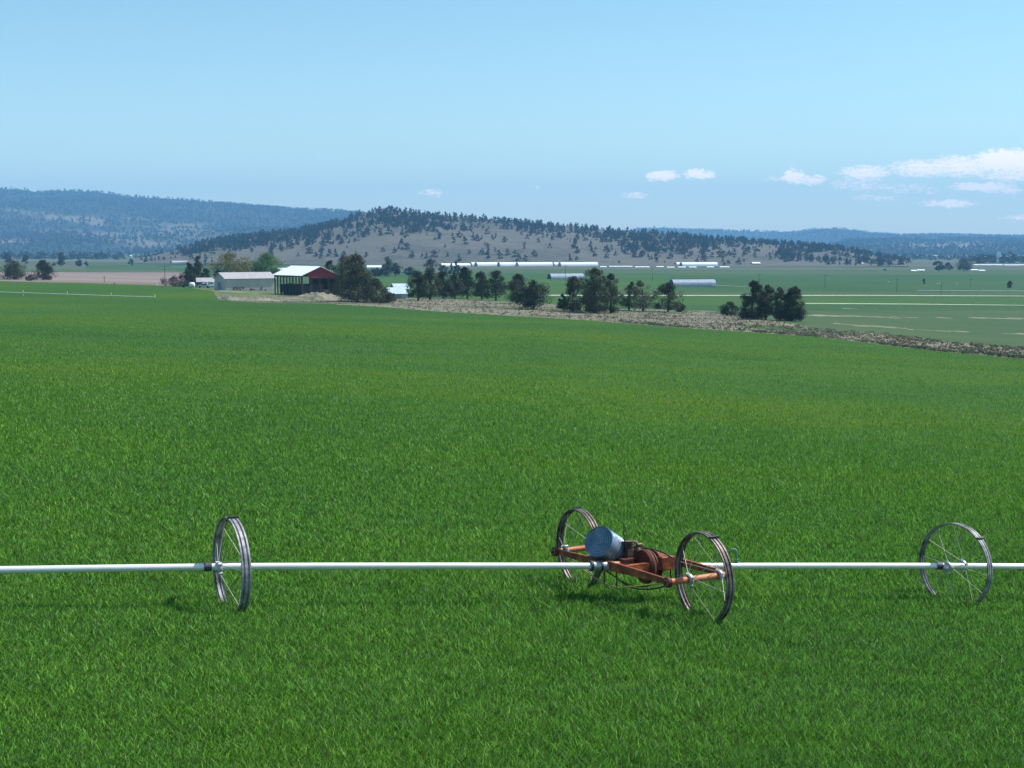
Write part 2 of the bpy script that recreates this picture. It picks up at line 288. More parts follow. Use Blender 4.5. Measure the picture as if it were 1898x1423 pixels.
class MB:
    def __init__(s): s.v, s.f, s.s = [], [], []
    def add(s, vs, fs, sm=False):
        o = len(s.v); s.v += [tuple(v) for v in vs]; s.f += [tuple(i + o for i in f) for f in fs]; s.s += [sm] * len(fs)
    def box(s, c, d, rz=0.0, rot=None):
        m = rot or Matrix.Rotation(rz, 3, 'Z'); c = Vector(c)
        vs = [c + m @ Vector((x*d[0]/2, y*d[1]/2, z*d[2]/2)) for x in (-1,1) for y in (-1,1) for z in (-1,1)]
        s.add(vs, [(0,1,3,2),(4,6,7,5),(0,4,5,1),(2,3,7,6),(0,2,6,4),(1,5,7,3)])
    def poly(s, pts): s.add(pts, [tuple(range(len(pts)))])
    def slab(s, pts, th):
        """closed plate from a planar polygon, thickness th below it"""
        pts = [Vector(p) for p in pts]; n = (pts[1]-pts[0]).cross(pts[2]-pts[0]).normalized()
        q = [p - n*th for p in pts]; k = len(pts)
        s.add(pts + q, [tuple(range(k)), tuple(range(2*k-1, k-1, -1))] + [(i, i+k, (i+1)%k+k, (i+1)%k) for i in range(k)])
    def beam(s, a, b, w, h):
        a, b = Vector(a), Vector(b); t = (b-a).normalized(); sd_ = t.cross(Vector((0,0,1)))
        sd_ = sd_.normalized() if sd_.length > 1e-4 else Vector((1,0,0)); up = sd_.cross(t)
        s.add([p + sd_*x*w/2 + up*y*h/2 for p in (a, b) for x, y in ((-1,-1),(1,-1),(1,1),(-1,1))],
              [(3,2,1,0),(4,5,6,7),(0,1,5,4),(1,2,6,5),(2,3,7,6),(3,0,4,7)])
    def tube(s, pts, r, n=8, cap=True):
        pts = [Vector(p) for p in pts]; rr = r if isinstance(r, (list, tuple)) else [r]*len(pts)
        vs = []; up = Vector((0.03, 0.01, 1)).normalized()
        for i, p in enumerate(pts):
            t = (pts[min(i+1, len(pts)-1)] - pts[max(i-1, 0)]).normalized()
            a = t.cross(up); a = (a if a.length > 0.05 else t.cross(Vector((1,0,0)))).normalized(); b = a.cross(t)
            vs += [p + (a*math.cos(2*math.pi*k/n) + b*math.sin(2*math.pi*k/n))*rr[i] for k in range(n)]
        fs = [(i*n+k, i*n+(k+1)%n, (i+1)*n+(k+1)%n, (i+1)*n+k) for i in range(len(pts)-1) for k in range(n)]
        s.add(vs, fs, True)
        if cap:
            s.add(vs[:n], [tuple(range(n))]); s.add(vs[-n:], [tuple(range(n-1, -1, -1))])
    def lathe(s, prof, n=64, M_=None, closed=True, smooth=True):
        """profile of (x, r) turned about local X"""
        vs = [Vector((x, r*math.cos(2*math.pi*k/n), r*math.sin(2*math.pi*k/n))) for x, r in prof for k in range(n)]
        if M_: vs = [M_ @ v for v in vs]
        m = len(prof); R_ = m if closed else m-1
        s.add(vs, [(i*n+k, ((i+1)%m)*n+k, ((i+1)%m)*n+(k+1)%n, i*n+(k+1)%n) for i in range(R_) for k in range(n)], smooth)
    def build(s, name, m, parent=None):
        me = bpy.data.meshes.new(name); me.from_pydata([tuple(v) for v in s.v], [], s.f)
        me.polygons.foreach_set('use_smooth', s.s); me.materials.append(m); me.update()
        return link(bpy.data.objects.new(name, me), parent)

# ------------------------------------------------------------ ground cover map (which crop grows where)
EDGE = np.array([(-900,518),(0,521),(150,524),(280,528),(350,533),(396,539.5),(403,552),(430,558),(490,561),(600,562.5),(705,568.6),(811,577),(1000,588),(1084,593),(1137,597),(1211,603),(1295,609),(1400,616),(1520,625),(1615,636),(1741,651),(1898,665),(2300,700),(3400,790)])
VTOP = np.array([(-900,519),(0,522),(396,537),(407,546),(470,549),(520,549),(560,546),(640,548),(700,550),(760,553),(900,555),(960,560),(1010,562),(1100,572),(1200,573),(1280,577),(1330,582),(1400,590),(1470,600),(1520,610),(1615,616),(1741,631),(1898,646),(2300,676),(3400,760)])
def wob(X, Y, s, k):
    return np.sin(X/s + k)*0.5 + np.sin(X/s*2.3 + Y/s*1.1 + 2*k)*0.3 + np.sin(X/s*5.1 - Y/s*0.7 + 3*k)*0.2
def band(px, py, x0, x1, y0a, y0b, y1a, y1b):
    w = (px - x0) / (x1 - x0)
    return (px > x0) & (px < x1) & (py > y0a + (y0b-y0a)*w) & (py < y1a + (y1b-y1a)*w)
def cover(X, Y, Z):
    px, py = proj(X, Y, Z)
    jit = wob(X, Y, 14, 1) * 0.9
    z = np.full(px.shape, 8)                                           # far olive plain
    z[(py > 504) & (px < 900)] = 4; z[(py > 500) & (px >= 860)] = 5     # greens
    z[(px > 1240) & (py > 500)] = 6; z[(px > 1240) & (py > 509 + wob(X, Y, 60, 3))] = 4; z[(px > 1000) & (py > 540.5 + wob(X, Y, 40, 6)*0.8)] = 6
    z[(px > 700) & (px < 1240) & (py > 505) & (py < 511)] = 4
    z[(px > 1000) & (py > 549.5)] = 5
    z[(px > 1000) & (py > 564.5)] = 4
    z[(px > 1000) & (py > 576)] = 6
    z[(px >= 840) & (px < 1250) & (py > 497) & (py < 506)] = 6
    z[band(px, py, -900, 340, 503, 504.5, 530, 530)] = 3                # pink-brown bare field
    z[band(px, py, 160, 700, 491, 489, 504, 506)] = 4
    z[band(px, py, 160, 700, 496, 486, 500, 492)] = 6
    z[band(px, py, 0, 330, 497, 499, 503, 504.5)] = 6
    z[band(px, py, 430, 690, 476, 479, 486, 487)] = 4
    z[band(px, py, 340, 700, 506, 506, 540, 540)] = 6
    z[band(px, py, 690, 770, 512, 512, 560, 560)] = 5
    # pale dry strips on the right-hand fields
    j2 = wob(X, Y, 7, 2) * 1.1 + wob(Y, X, 3, 5) * 0.7; gate = wob(X, Y*3, 11, 7) > -0.28
    for (x0, x1, a, b, h) in ((1480,1703,584,588.5,2.4),(1735,2600,589,594,2.2),(1543,1680,599,609,2.6),(1680,2600,611,640,1.3),(1270,1345,574,578,2.4),(1560,1640,571,573,1.0)):
        z[band(px, py + j2, x0, x1, a-h/2, b-h/2, a+h/2, b+h/2) & gate] = 7
    z[band(px, py, 690, 1500, 495.5, 497, 499.5, 501)] = 8
    e = np.interp(px, EDGE[:,0], EDGE[:,1]); t = np.interp(px, VTOP[:,0], VTOP[:,1])
    z[(py > t + jit) & (py < e + 3)] = 2
    z[band(px, py + jit, 1380, 1600, 600, 617, 607, 622)] = 6
    z[(px > 350) & (px < 590) & (py > 533) & (py < t + jit) & (Y < 520)] = 9   # yard grass
    z[band(px, py, 405, 478, 537.5, 543.5, 539.2, 545)] = 7
    z[(py > e + jit*0.35) & (Y < 560)] = 1
    z[(py > 720) | (Y < 60)] = 1
    return z
pxs = np.arange(-1150, 3051, 4.0); A = (pxs - CX) / F * 1.005
ly = [math.log(5)]
while ly[-1] < math.log(13800):
    y = math.exp(ly[-1]); ly.append(ly[-1] + (0.05 if y < 60 else 0.02 if y < 170 else 0.007 if y < 900 else 0.012))
GY = np.exp(np.array(ly)); nx, ny = len(A), len(GY)
gx = A[None, :] * GY[:, None]; gy = np.repeat(GY[:, None], nx, 1); gz = terrain(gx, gy)
V = np.stack([gx, gy, gz], -1).reshape(-1, 3)
ii = np.arange((ny-1)*(nx-1)); r_, c_ = ii // (nx-1), ii % (nx-1)
Q = np.stack([r_*nx+c_, r_*nx+c_+1, (r_+1)*nx+c_+1, (r_+1)*nx+c_], 1)
cen = V[Q].mean(1); zone = cover(cen[:,0], cen[:,1], cen[:,2])
for zid, nm, mt in ((1,'crop_field','crop'),(2,'dry_verge','dry'),(3,'bare_field','bare'),(4,'pasture','pa'),(5,'bright_pasture','pb'),(6,'dull_pasture','pc'),(7,'dry_strip','strip'),(8,'far_plain','pd'),(9,'yard_ground','yard')):
    q = Q[zone == zid]
    if not len(q): continue
    u, inv = np.unique(q, return_inverse=True)
    tag(np_mesh(nm, V[u], [inv.reshape(q.shape)], M[mt], smooth=True), kind='structure')

# ------------------------------------------------------------ crop blades (stuff, one object)
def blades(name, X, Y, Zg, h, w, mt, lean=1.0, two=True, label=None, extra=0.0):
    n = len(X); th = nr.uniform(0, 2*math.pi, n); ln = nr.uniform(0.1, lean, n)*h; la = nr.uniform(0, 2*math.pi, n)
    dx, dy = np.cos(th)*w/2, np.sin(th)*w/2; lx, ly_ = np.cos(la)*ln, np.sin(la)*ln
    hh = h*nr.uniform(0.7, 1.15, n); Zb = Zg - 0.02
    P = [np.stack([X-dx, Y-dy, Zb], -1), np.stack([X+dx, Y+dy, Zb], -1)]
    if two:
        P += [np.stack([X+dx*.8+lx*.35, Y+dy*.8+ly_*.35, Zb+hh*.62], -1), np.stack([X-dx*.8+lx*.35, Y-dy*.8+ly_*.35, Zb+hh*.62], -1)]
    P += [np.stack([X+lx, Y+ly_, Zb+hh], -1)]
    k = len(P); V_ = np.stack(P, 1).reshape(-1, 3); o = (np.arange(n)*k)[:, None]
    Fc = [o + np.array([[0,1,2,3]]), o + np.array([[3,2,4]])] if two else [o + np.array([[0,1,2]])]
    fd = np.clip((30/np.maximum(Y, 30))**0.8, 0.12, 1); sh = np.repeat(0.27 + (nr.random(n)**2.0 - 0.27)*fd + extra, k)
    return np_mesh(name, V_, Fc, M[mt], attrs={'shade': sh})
def scatter(n, x0, x1, y0, y1, zid):
    px = nr.uniform(x0, x1, n); Y = 1/nr.uniform(1/y1, 1/y0, n); X = (px-CX)/F*1.005*Y; Z = terrain(X, Y)
    k = cover(X, Y, Z) == zid
    return X[k], Y[k], Z[k]
X, Y, Z = scatter(1080000, -150, 2050, 13.0, 170, 1)
tall = 1 + 0.22*wob(X, Y, 2.1, 1) + 0.15*wob(Y, X, 0.7, 4)
hgt = 0.175*tall*np.clip(1.0 + (Y-40)*0.001, 1, 1.1); wid = np.clip(0.0155*(np.maximum(Y, 22)/22)**0.68, 0.0155, 0.055)
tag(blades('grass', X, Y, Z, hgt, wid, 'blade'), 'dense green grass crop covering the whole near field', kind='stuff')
parts_ = [scatter(150000, -750, -150, 14.0, 70, 1), scatter(190000, 2050, 2800, 14.0, 70, 1)]
X, Y, Z = [np.concatenate(c) for c in zip(*parts_)]
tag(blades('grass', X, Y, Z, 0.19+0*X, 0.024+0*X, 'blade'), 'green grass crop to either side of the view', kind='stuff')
X, Y, Z = scatter(160000, -150, 2050, 165, 560, 1)
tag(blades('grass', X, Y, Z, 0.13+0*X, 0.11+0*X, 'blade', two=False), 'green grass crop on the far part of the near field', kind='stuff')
X, Y, Z = scatter(90000, 300, 2050, 170, 560, 2)
tag(blades('dry_grass', X, Y, Z, 0.10+0.3*nr.random(len(X))**4, 0.22+0*X, 'dry', two=False, lean=0.9), 'tan dry grass along the far edge of the green field', kind='stuff')

# rough scrub tufts along the verge (stuff)
mxx, mxy = [], []
n_ = 9000; px_ = nr.uniform(700, 1990, n_); tt = nr.random(n_)
e_ = np.interp(px_, EDGE[:,0], EDGE[:,1]); t_ = np.interp(px_, VTOP[:,0], VTOP[:,1])
edge_line = nr.random(n_) < 0.12
py_ = np.where(edge_line, e_ - nr.uniform(0.3, 1.6, n_), t_ + (e_-t_)*tt)
pv = []; 
for a_, b_, el_ in zip(px_, py_, edge_line):
    if el_ and (a_ < 1150 or rnd.random() > 0.45 + 0.4*math.sin(a_/37)): continue
    if not el_ and rnd.random() > 0.08 + (0.22 if a_ > 1450 else 0.0)*(0.5+0.5*math.sin(a_/41 + b_/6)): continue
    pv.append((a_, b_))
C_, Rr_ = [], []
for a_, b_ in pv:
    p_ = hit(a_, b_); q_ = rnd.uniform(0.12, 0.42); C_.append((p_.x, p_.y, p_.z + q_*0.5)); Rr_.append(q_*1.3)
def leafcloud0(C_, Rr, n, size):
    k = nr.integers(0, len(C_), n); d = nr.normal(size=(n,3)); d /= np.linalg.norm(d, axis=1)[:,None]
    p = C_[k] + d*(Rr[k]*nr.random(n)**0.5)[:,None]*np.array([1.3,1.3,0.55]); a = nr.normal(size=(n,3)); a /= np.linalg.norm(a,axis=1)[:,None]
    b = np.cross(a, nr.normal(size=(n,3))); b /= np.linalg.norm(b,axis=1)[:,None]; s_ = (size*nr.uniform(.6,1.4,n))[:,None]
    return np.stack([p-a*s_, p-b*s_*.5, p+a*s_, p+b*s_*.5], 1).reshape(-1,3), np.arange(4*n).reshape(-1,4)
V_, q_ = leafcloud0(np.array(C_), np.array(Rr_), len(C_)*26, 0.12)
tag(np_mesh('scrub', V_, [q_], M['scrub']), 'brown and olive scrub tufts along the dry verge', kind='stuff')

# ------------------------------------------------------------ hills
def ridge(name, sky_, base_, Y0, Y1, nx_, ny_, mt, amp, g=0.9, openf=None, back=1.25, seed=1, x0=None, x1=None):
    sky_ = np.array(sky_, float); base_ = np.array(base_, float)
    px = np.linspace(x0 or sky_[0,0], x1 or sky_[-1,0], nx_); s = np.linspace(0, back, ny_)
    PX, S = np.meshgrid(px, s)
    sy, by = np.interp(PX, sky_[:,0], sky_[:,1]), np.interp(PX, base_[:,0], base_[:,1])
    Yd = Y0 + (Y1-Y0)*S
    rs = np.random.default_rng(seed); X0 = (PX-CX)/F*1.005*Yd
    nz = np.zeros_like(PX); L0 = (Y1-Y0)*0.5
    for o in range(6):
        k = 2.0**o/L0; p = rs.uniform(0, 9, 3); an = rs.uniform(-0.6, 0.6)
        nz += np.sin((X0*math.cos(an)+Yd*math.sin(an))*k*2 + p[0] + 1.3*np.sin(Yd*k+p[1]))*np.cos(Yd*k*1.3+p[2])*0.6**o
    zr = Y1*np.tan(np.arctan((CY-sy)/F)-PITCH); zb = Y0*np.tan(np.arctan((CY-by)/F)-PITCH) - 3
    t = np.clip(S, 0, 1)**g; t = t*(1-0.25*np.sin(math.pi*t)*0)     
    Zd = zb + (zr-zb)*t + nz*amp*np.sin(math.pi*np.clip(S,0,1))**0.7
    Zd = np.where(S > 1, zr - (S-1)*(zr-zb)*1.2, Zd)
    V_ = np.stack([X0, Yd, Zd], -1).reshape(-1, 3)
    i_ = np.arange((ny_-1)*(nx_-1)); r, c = i_//(nx_-1), i_ % (nx_-1)
    q = np.stack([r*nx_+c, r*nx_+c+1, (r+1)*nx_+c+1, (r+1)*nx_+c], 1)
    qx, qy = proj(V_[:,0], V_[:,1], V_[:,2])
    at_ = {'open': openf(qx, qy)} if openf else None
    tag(np_mesh(name, V_, [q], M[mt], smooth=True, attrs=at_), kind='structure')
    def surf(fx, fs):      # point on the surface at column fraction, slope parameter
        a = np.clip((fx-px[0])/(px[-1]-px[0])*(nx_-1), 0, nx_-1.001); b = np.clip(fs/back*(ny_-1), 0, ny_-1.001)
        i, j = a.astype(int), b.astype(int); u, v = (a-i)[:,None], (b-j)[:,None]; G = V_.reshape(ny_, nx_, 3)
        return G[j,i]*(1-u)*(1-v)+G[j,i+1]*u*(1-v)+G[j+1,i]*(1-u)*v+G[j+1,i+1]*u*v
    return surf
HSKY = [(250,482),(290,474),(330,464),(360,456),(400,446),(450,438),(500,433),(550,429),(590,419),(630,410),(660,400),(690,393),(720,388),(760,391),(800,396),(850,401),(900,406),(950,411),(1000,415),(1050,419),(1100,424),(1150,428),(1200,431),(1250,436),(1300,441),(1350,445),(1400,450),(1450,453),(1500,455),(1550,459),(1580,465),(1620,474),(1680,484)]
HBASE = [(250,484),(400,484),(600,486),(800,488),(1300,489),(1500,489),(1680,489)]
hill = ridge('hill', HSKY, HBASE, 1850, 2500, 500, 60, 'hill', 5.0, 0.8)
def lopen(px, py):
    o = np.clip(0.14*((py > 398) & (py < 468))*(0.9 + np.sin(px/37 + 2*np.sin(py/9))*np.cos(py/7 + px/61)), 0, 1)
    o += ((py > 385) & (py < 389 + np.clip(px,0,400)*0.03 + (px/160.0)*22) & (py > 382 + (px/160.0)*20) & (px < 190))*0.45
    o += np.exp(-((px-330)/75)**2 - ((py-425)/14)**2)*0.6
    o += np.exp(-((px-210)/90)**2 - ((py-440-(px-200)*0.12)/9)**2)*0.5
    o += np.exp(-((px-20)/45)**2 - ((py-450)/7)**2)*0.7 + 0.6*np.exp(-((px-230)/110)**2 - ((py-405)/3.5)**2)*0.6
    return o
LSKY = [(-700,352),(-300,346),(0,349),(50,350),(84,356),(118,353),(183,355),(253,364),(337,369),(400,375),(450,379),(500,383),(560,388),(600,390),(650,393),(700,398),(800,405),(900,415),(1000,430),(1200,452)]
mtn = ridge('mountain', LSKY, [(-700,471),(0,471),(300,472),(700,470),(1200,468)], 4300, 7600, 420, 80, 'fhill', 24, 1.0, lopen, seed=4)
ridge('distant_ridge', [(-700,340),(0,347.5),(40,349),(70,352),(130,362),(200,372)], [(-700,460),(200,460)], 7900, 9000, 60, 14, 'fhill', 10, 1.0, seed=6)
RSKY = [(1000,440),(1120,430),(1190,423),(1230,422),(1270,426),(1350,428),(1430,430),(1470,428),(1510,423.5),(1550,423.5),(1600,430),(1660,435),(1750,435),(1800,437),(1898,438),(2200,430),(2900,425)]
def ropen(px, py): return np.exp(-((px-1760)/110)**2 - ((py-455)/7)**2)*0.9 + np.exp(-((px-1600)/80)**2 - ((py-463)/3)**2)*0.5
far_r = ridge('mountain', RSKY, [(1000,462),(2900,462)], 7000, 10500, 260, 40, 'fhill', 22, 0.9, seed=8)
near_r = ridge('foothill', [(1500,470),(1560,447),(1600,444),(1660,442),(1720,444),(1800,441),(1898,440),(2200,436),(2900,434)], [(1500,474),(2900,474)], 4600, 6800, 200, 40, 'fhill', 14, 0.9, ropen, seed=9)

# ------------------------------------------------------------ trees
def leafcloud(rg, C_, Rr, n, size, squash=0.8):
    """n leaf quads gaussian round clump centres C_ (k,3) with radii Rr"""
    k = rg.integers(0, len(C_), n); d = rg.normal(size=(n,3)); d /= np.linalg.norm(d, axis=1)[:,None] + 1e-6
    p = C_[k] + d*(Rr[k]*rg.random(n)**0.45)[:,None]*np.array([1,1,squash])
    a = rg.normal(size=(n,3)); a /= np.linalg.norm(a,axis=1)[:,None]; b = np.cross(a, rg.normal(size=(n,3))); b /= np.linalg.norm(b,axis=1)[:,None]+1e-6
    s = (size*rg.uniform(0.6,1.4,n))[:,None]
    V_ = np.stack([p-a*s-b*s*.5, p+a*s*0.2-b*s*.6, p+a*s, p-a*s*0.1+b*s*.6], 1).reshape(-1,3)
    return V_, np.arange(4*n).reshape(-1,4)
def crown_clumps(rg, h, w, shape, n):
    C_, Rr = [], []
    low = {'juniper':0.07,'round':0.2,'open':0.14,'cone':0.06,'bush':0.14,'poplar':0.05}[shape]
    ecc = rg.uniform(0.8, 1.2); lob = rg.uniform(0, 6.3, 3); sx = rg.normal(0, 0.08)*w
    for i in range(n):
        t = rg.random()**1.15; zf = low + (0.97-low)*t
        if shape == 'cone': env = (1-t)**0.85*0.95 + 0.05
        elif shape in ('juniper','open'): env = min(1, (t+0.22)*3.2)*(1-t**2.0)**0.6*0.95+0.07
        elif shape == 'poplar': env = 0.8*math.sin(math.pi*(0.1+0.85*t))
        else: env = math.sqrt(max(0.05, 1-(2*t-0.9)**2))
        an = rg.uniform(0, 2*math.pi); env *= 1 + 0.22*math.sin(2*an+lob[0]) + 0.18*math.sin(3*an+lob[1]+5*t)
        rr = w/2*env*rg.uniform(0.1, 1.0)**0.6*0.92
        C_.append((rr*math.cos(an)+sx*t, rr*math.sin(an)*ecc, zf*h)); Rr.append(w*rg.uniform(0.13, 0.24)*(0.5+0.5*env))
    C_.append((sx, 0, h*0.96)); Rr.append(w*0.06)
    return np.array(C_), np.array(Rr)
def trunk_mb(rg, h, w, cl, mb=None):
    mb = mb or MB(); r = max(0.10, h*0.03)
    pts = [Vector((rg.normal(0,.02)*h*t, rg.normal(0,.02)*h*t, -0.3 + h*0.85*t)) for t in (0,.25,.5,.75,1)]
    mb.tube(pts, [r*1.25, r, r*.75, r*.5, r*.2], 7)
    for c in cl[::max(1, len(cl)//9)]:
        c = Vector(c); a = pts[0].lerp(pts[-1], min(0.9, max(0.15, (c.z/h)*0.75)))
        mb.tube([a, a.lerp(c, .5)+Vector((0,0,-.02*h)), c], [r*.4, r*.25, r*.08], 5, False)
    return mb
def tree(name, px, py, wpx, hpx, shape, mt, label, cat='tree', n=46, leaves=3600, group=None, dens=1.0, skip=0.0, seed=None):
    p = hit(px, py, skip); k = ppm(p); w, h = wpx/k*(1.16 if shape in ('juniper','open') else 1.0), hpx/k*1.02
    rg = np.random.default_rng(seed or int(px*7+py*13))
    o = empty(name, p, 0, label, cat, group)
    C_, Rr = crown_clumps(rg, h, w, shape, n)
    size = max(0.85/k, 0.019*w); leaves = leaves*2.1
    V_, q = leafcloud(rg, C_, Rr, int(leaves*dens), size)
    np_mesh('crown', V_, [q], M[mt], o)
    trunk_mb(rg, h, w, [tuple(c) for c in C_]).build('trunk', M['bark'], o)
    return o
T = tree
T('juniper_tree', 25, 518, 40, 33, 'juniper', 'leaf', 'broad dark juniper leftmost at the far edge of the green field')
T('juniper_tree', 80, 519, 34, 35, 'juniper', 'leafd', 'dark juniper with a spreading foot, second along the left field edge')
T('shrub', 56, 520, 20, 9, 'bush', 'leafb', 'low grey-green shrub between the two dark junipers at the left edge of the field', 'shrub', 20, 900)
T('conifer_tree', 348, 530, 36, 42, 'cone', 'leafd', 'shorter dark conifer left of the twin beside the small grey shed')
T('conifer_tree', 367, 530, 40, 54, 'cone', 'leafd', 'tallest dark conifer standing behind the small grey-roofed shed')
T('conifer_tree', 380, 528, 22, 30, 'round', 'leafd', 'low rounded dark conifer between the tall conifer and the tan barn')
T('shrub', 326, 531, 46, 17, 'bush', 'twig', 'leafless brown bush in front of the bare field, left of the dark conifers', 'shrub', 26, 1200)
T('shrub', 402, 522, 16, 22, 'round', 'leafd', 'dark green shrub at the left gable of the tan barn', 'shrub', 20, 900, skip=440)
T('deciduous_tree', 424, 522, 62, 50, 'round', 'leafy', 'olive-yellow budding tree rising behind the left half of the tan barn', n=60, leaves=3000, skip=450)
T('deciduous_tree', 492, 522, 62, 50, 'round', 'leafg', 'fresh bright green tree rising behind the right end of the tan barn', n=60, leaves=3800, skip=450)
T('shrub', 460, 520, 40, 22, 'bush', 'leafd', 'dark shrub behind the barn roof between the olive and the bright green tree', 'shrub', 24, 1200, skip=450)
T('juniper_tree', 612, 545, 34, 62, 'juniper', 'leafd', 'dark juniper partly hidden behind the right side of the red-gabled hay shed', leaves=3200, skip=400)
T('juniper_tree', 634, 552, 42, 76, 'juniper', 'leafb', 'tall grey-green juniper immediately right of the red-gabled hay shed', n=60, leaves=4600)
T('juniper_tree', 662, 559, 60, 84, 'juniper', 'leafb', 'largest grey-green juniper of the clump beside the hay shed', n=90, leaves=7500)
T('juniper_tree', 698, 561, 44, 42, 'juniper', 'leafb', 'low spreading juniper sloping down on the right of the hay shed clump', n=50)
T('shrub', 722, 562, 28, 19, 'bush', 'leafd', 'dark low shrub at the right foot of the juniper clump, before the pale blue shed', 'shrub', 26, 1400)
row = [(775,557,36,54,'leafd','first from the left'),(797,556,30,56,'leaf','second, half behind the first'),(822,554,30,50,'leafd','third from the left'),
 (843,554,28,48,'leaf','fourth from the left'),(866,553,34,56,'leafd','fifth, the one with a domed dark head'),(893,555,26,52,'leaf','sixth, narrow with two pointed tips'),
 (919,557,36,54,'leafd','seventh, tall with a ragged top'),(957,562,42,52,'leaf','eighth, rounded and standing clear on a bare trunk')]
for px, py, w, h, mt, tx in row:
    w *= 1.08
    T('juniper_tree', px, py, w, h, 'open', mt, 'long-row juniper right of the blue shed, ' + tx, group='junipers in the long row', n=54, leaves=4200)
T('juniper_tree', 990, 573, 56, 52, 'open', 'leafd', 'sprawling low-branched juniper alone right of the long juniper row', n=44, leaves=3000)
T('juniper_tree', 1045, 577, 22, 33, 'open', 'leafd', 'small juniper with a bare stem at the left of the big central clump', leaves=1500, n=24)
T('juniper_tree', 1062, 577, 42, 64, 'juniper', 'leafd', 'dark juniper in front of the left greenhouse, in the big central clump', leaves=4200)
T('juniper_tree', 1102, 580, 52, 82, 'juniper', 'leaf', 'tallest juniper of the central clump with a pointed top', n=70, leaves=6500)
T('juniper_tree', 1132, 580, 36, 72, 'juniper', 'leafb', 'grey-green juniper at the right side of the big central clump', leaves=4600)
T('juniper_tree', 1166, 575, 30, 52, 'open', 'leaf', 'thin juniper just right of the central clump, crossed by the pale pipe line', leaves=2200)
T('juniper_tree', 1192, 577, 40, 56, 'open', 'leafb', 'loose grey juniper between the central clump and the right greenhouse', leaves=2400)
T('juniper_tree', 1238, 578, 48, 52, 'open', 'leaf', 'broad juniper below the left end of the right-hand greenhouse', leaves=3800)
T('shrub', 1263, 578, 22, 13, 'bush', 'leafd', 'low dark shrub at the right foot of the juniper below the greenhouse', 'shrub', 20, 900)
T('shrub', 1355, 586, 34, 25, 'bush', 'leaf', 'round bush alone left of the pair of dark juniper clumps', 'shrub', 40, 2200)
T('juniper_tree', 1394, 592, 42, 70, 'juniper', 'leafd', 'tall dark juniper at the left end of the right-hand clump', leaves=7000, n=80)
T('juniper_tree', 1419, 592, 36, 62, 'juniper', 'leafd', 'narrow juniper second from the left in the right-hand clump', leaves=5500, n=70)
T('juniper_tree', 1447, 594, 32, 60, 'juniper', 'leaf', 'slim lighter juniper third from the left in the right-hand clump', leaves=5000, n=70)
T('juniper_tree', 1468, 595, 42, 63, 'juniper', 'leafd', 'wide dark juniper at the right end of the right-hand clump', leaves=7000, n=80)
T('deciduous_tree', 797, 512, 26, 32, 'round', 'twig', 'bare purplish-brown tree rising behind the juniper row', n=40, leaves=1600, skip=700)
T('conifer_tree', 836, 508, 12, 20, 'cone', 'leafd', 'small dark conifer, left one of a pair before the long white sheds', leaves=900, n=20, skip=700)
T('conifer_tree', 847, 508, 16, 24, 'cone', 'leafd', 'taller dark conifer, right one of a pair before the long white sheds', leaves=1100, n=24, skip=700)
T('shrub', 820, 509, 22, 17, 'round', 'leafb', 'faint grey-green bush left of the paired conifers by the white sheds', 'shrub', 20, 900, skip=700)
T('deciduous_tree', 716, 512, 26, 36, 'juniper', 'leaf', 'taller tree right of the small white farmhouse', leaves=2000, skip=700)
T('deciduous_tree', 733, 512, 20, 24, 'round', 'leafd', 'shorter round tree at the right of the one beside the white farmhouse', leaves=1500, skip=700)
T('shrub', 697, 512, 24, 14, 'bush', 'leafd', 'dark bushes in front of the small white farmhouse', 'shrub', 24, 1200, skip=700)
T('shrub', 759, 510, 22, 14, 'bush', 'leafd', 'round dark bush alone on the pasture right of the farmhouse trees', 'shrub', 24, 1200, skip=700)
T('poplar_tree', 380, 492, 7, 22, 'poplar', 'leaf', 'left one of two slim poplars far behind the barn conifers', leaves=500, n=16, skip=700)
T('poplar_tree', 393, 492, 5, 15, 'poplar', 'leafd', 'right, shorter one of two slim poplars far behind the barn conifers', leaves=400, n=14, skip=700)
T('juniper_tree', 113, 494, 15, 27, 'open', 'leafd', 'dark tree standing alone above the bare field, right of the two field-edge junipers', leaves=900, n=24, skip=700)
T('juniper_tree', 146, 494, 16, 13, 'round', 'leafd', 'left one of two small round trees above the bare field', leaves=700, n=18, skip=700)
T('juniper_tree', 160, 494, 9, 10, 'round', 'leafd', 'smaller right one of two small round trees above the bare field', leaves=400, n=12, skip=700)
T('juniper_tree', 244, 493, 11, 13, 'round', 'leafb', 'single small tree on the green strip behind the bare field', leaves=500, n=14, skip=700)
T('juniper_tree', 14, 489, 20, 20, 'round', 'leafd', 'dark tree above the left border juniper, farther away', leaves=900, n=20, skip=700)
T('juniper_tree', 48, 490, 18, 16, 'round', 'leafd', 'dark tree between and beyond the two field-edge junipers', leaves=900, n=20, skip=700)
T('shrub', 100, 492, 8, 5, 'bush', 'leafd', 'tiny dark shrub left of the lone tree above the bare field', 'shrub', 10, 300, skip=700)
T('deciduous_tree', 1740, 502.5, 22, 18, 'round', 'leafd', 'dark round tree at the left of a far farmstead group on the right plain', leaves=1100, n=22, skip=700)
T('deciduous_tree', 1759, 502, 16, 15, 'round', 'leaf', 'middle green tree of the far farmstead group on the right plain', leaves=900, n=20, skip=700)
T('deciduous_tree', 1786, 502.5, 32, 22, 'round', 'leafb', 'pale beige-green broad tree of the far farmstead group on the right plain', leaves=1300, n=30, skip=700)
T('shrub', 1872, 533, 18, 12, 'cone', 'leafb', 'lone triangular shrub on the far right pasture', 'shrub', 16, 700)
T('shrub', 1713, 527, 8, 10, 'round', 'leafb', 'small lone shrub on the right pasture above the pale pipe lines', 'shrub', 10, 400)
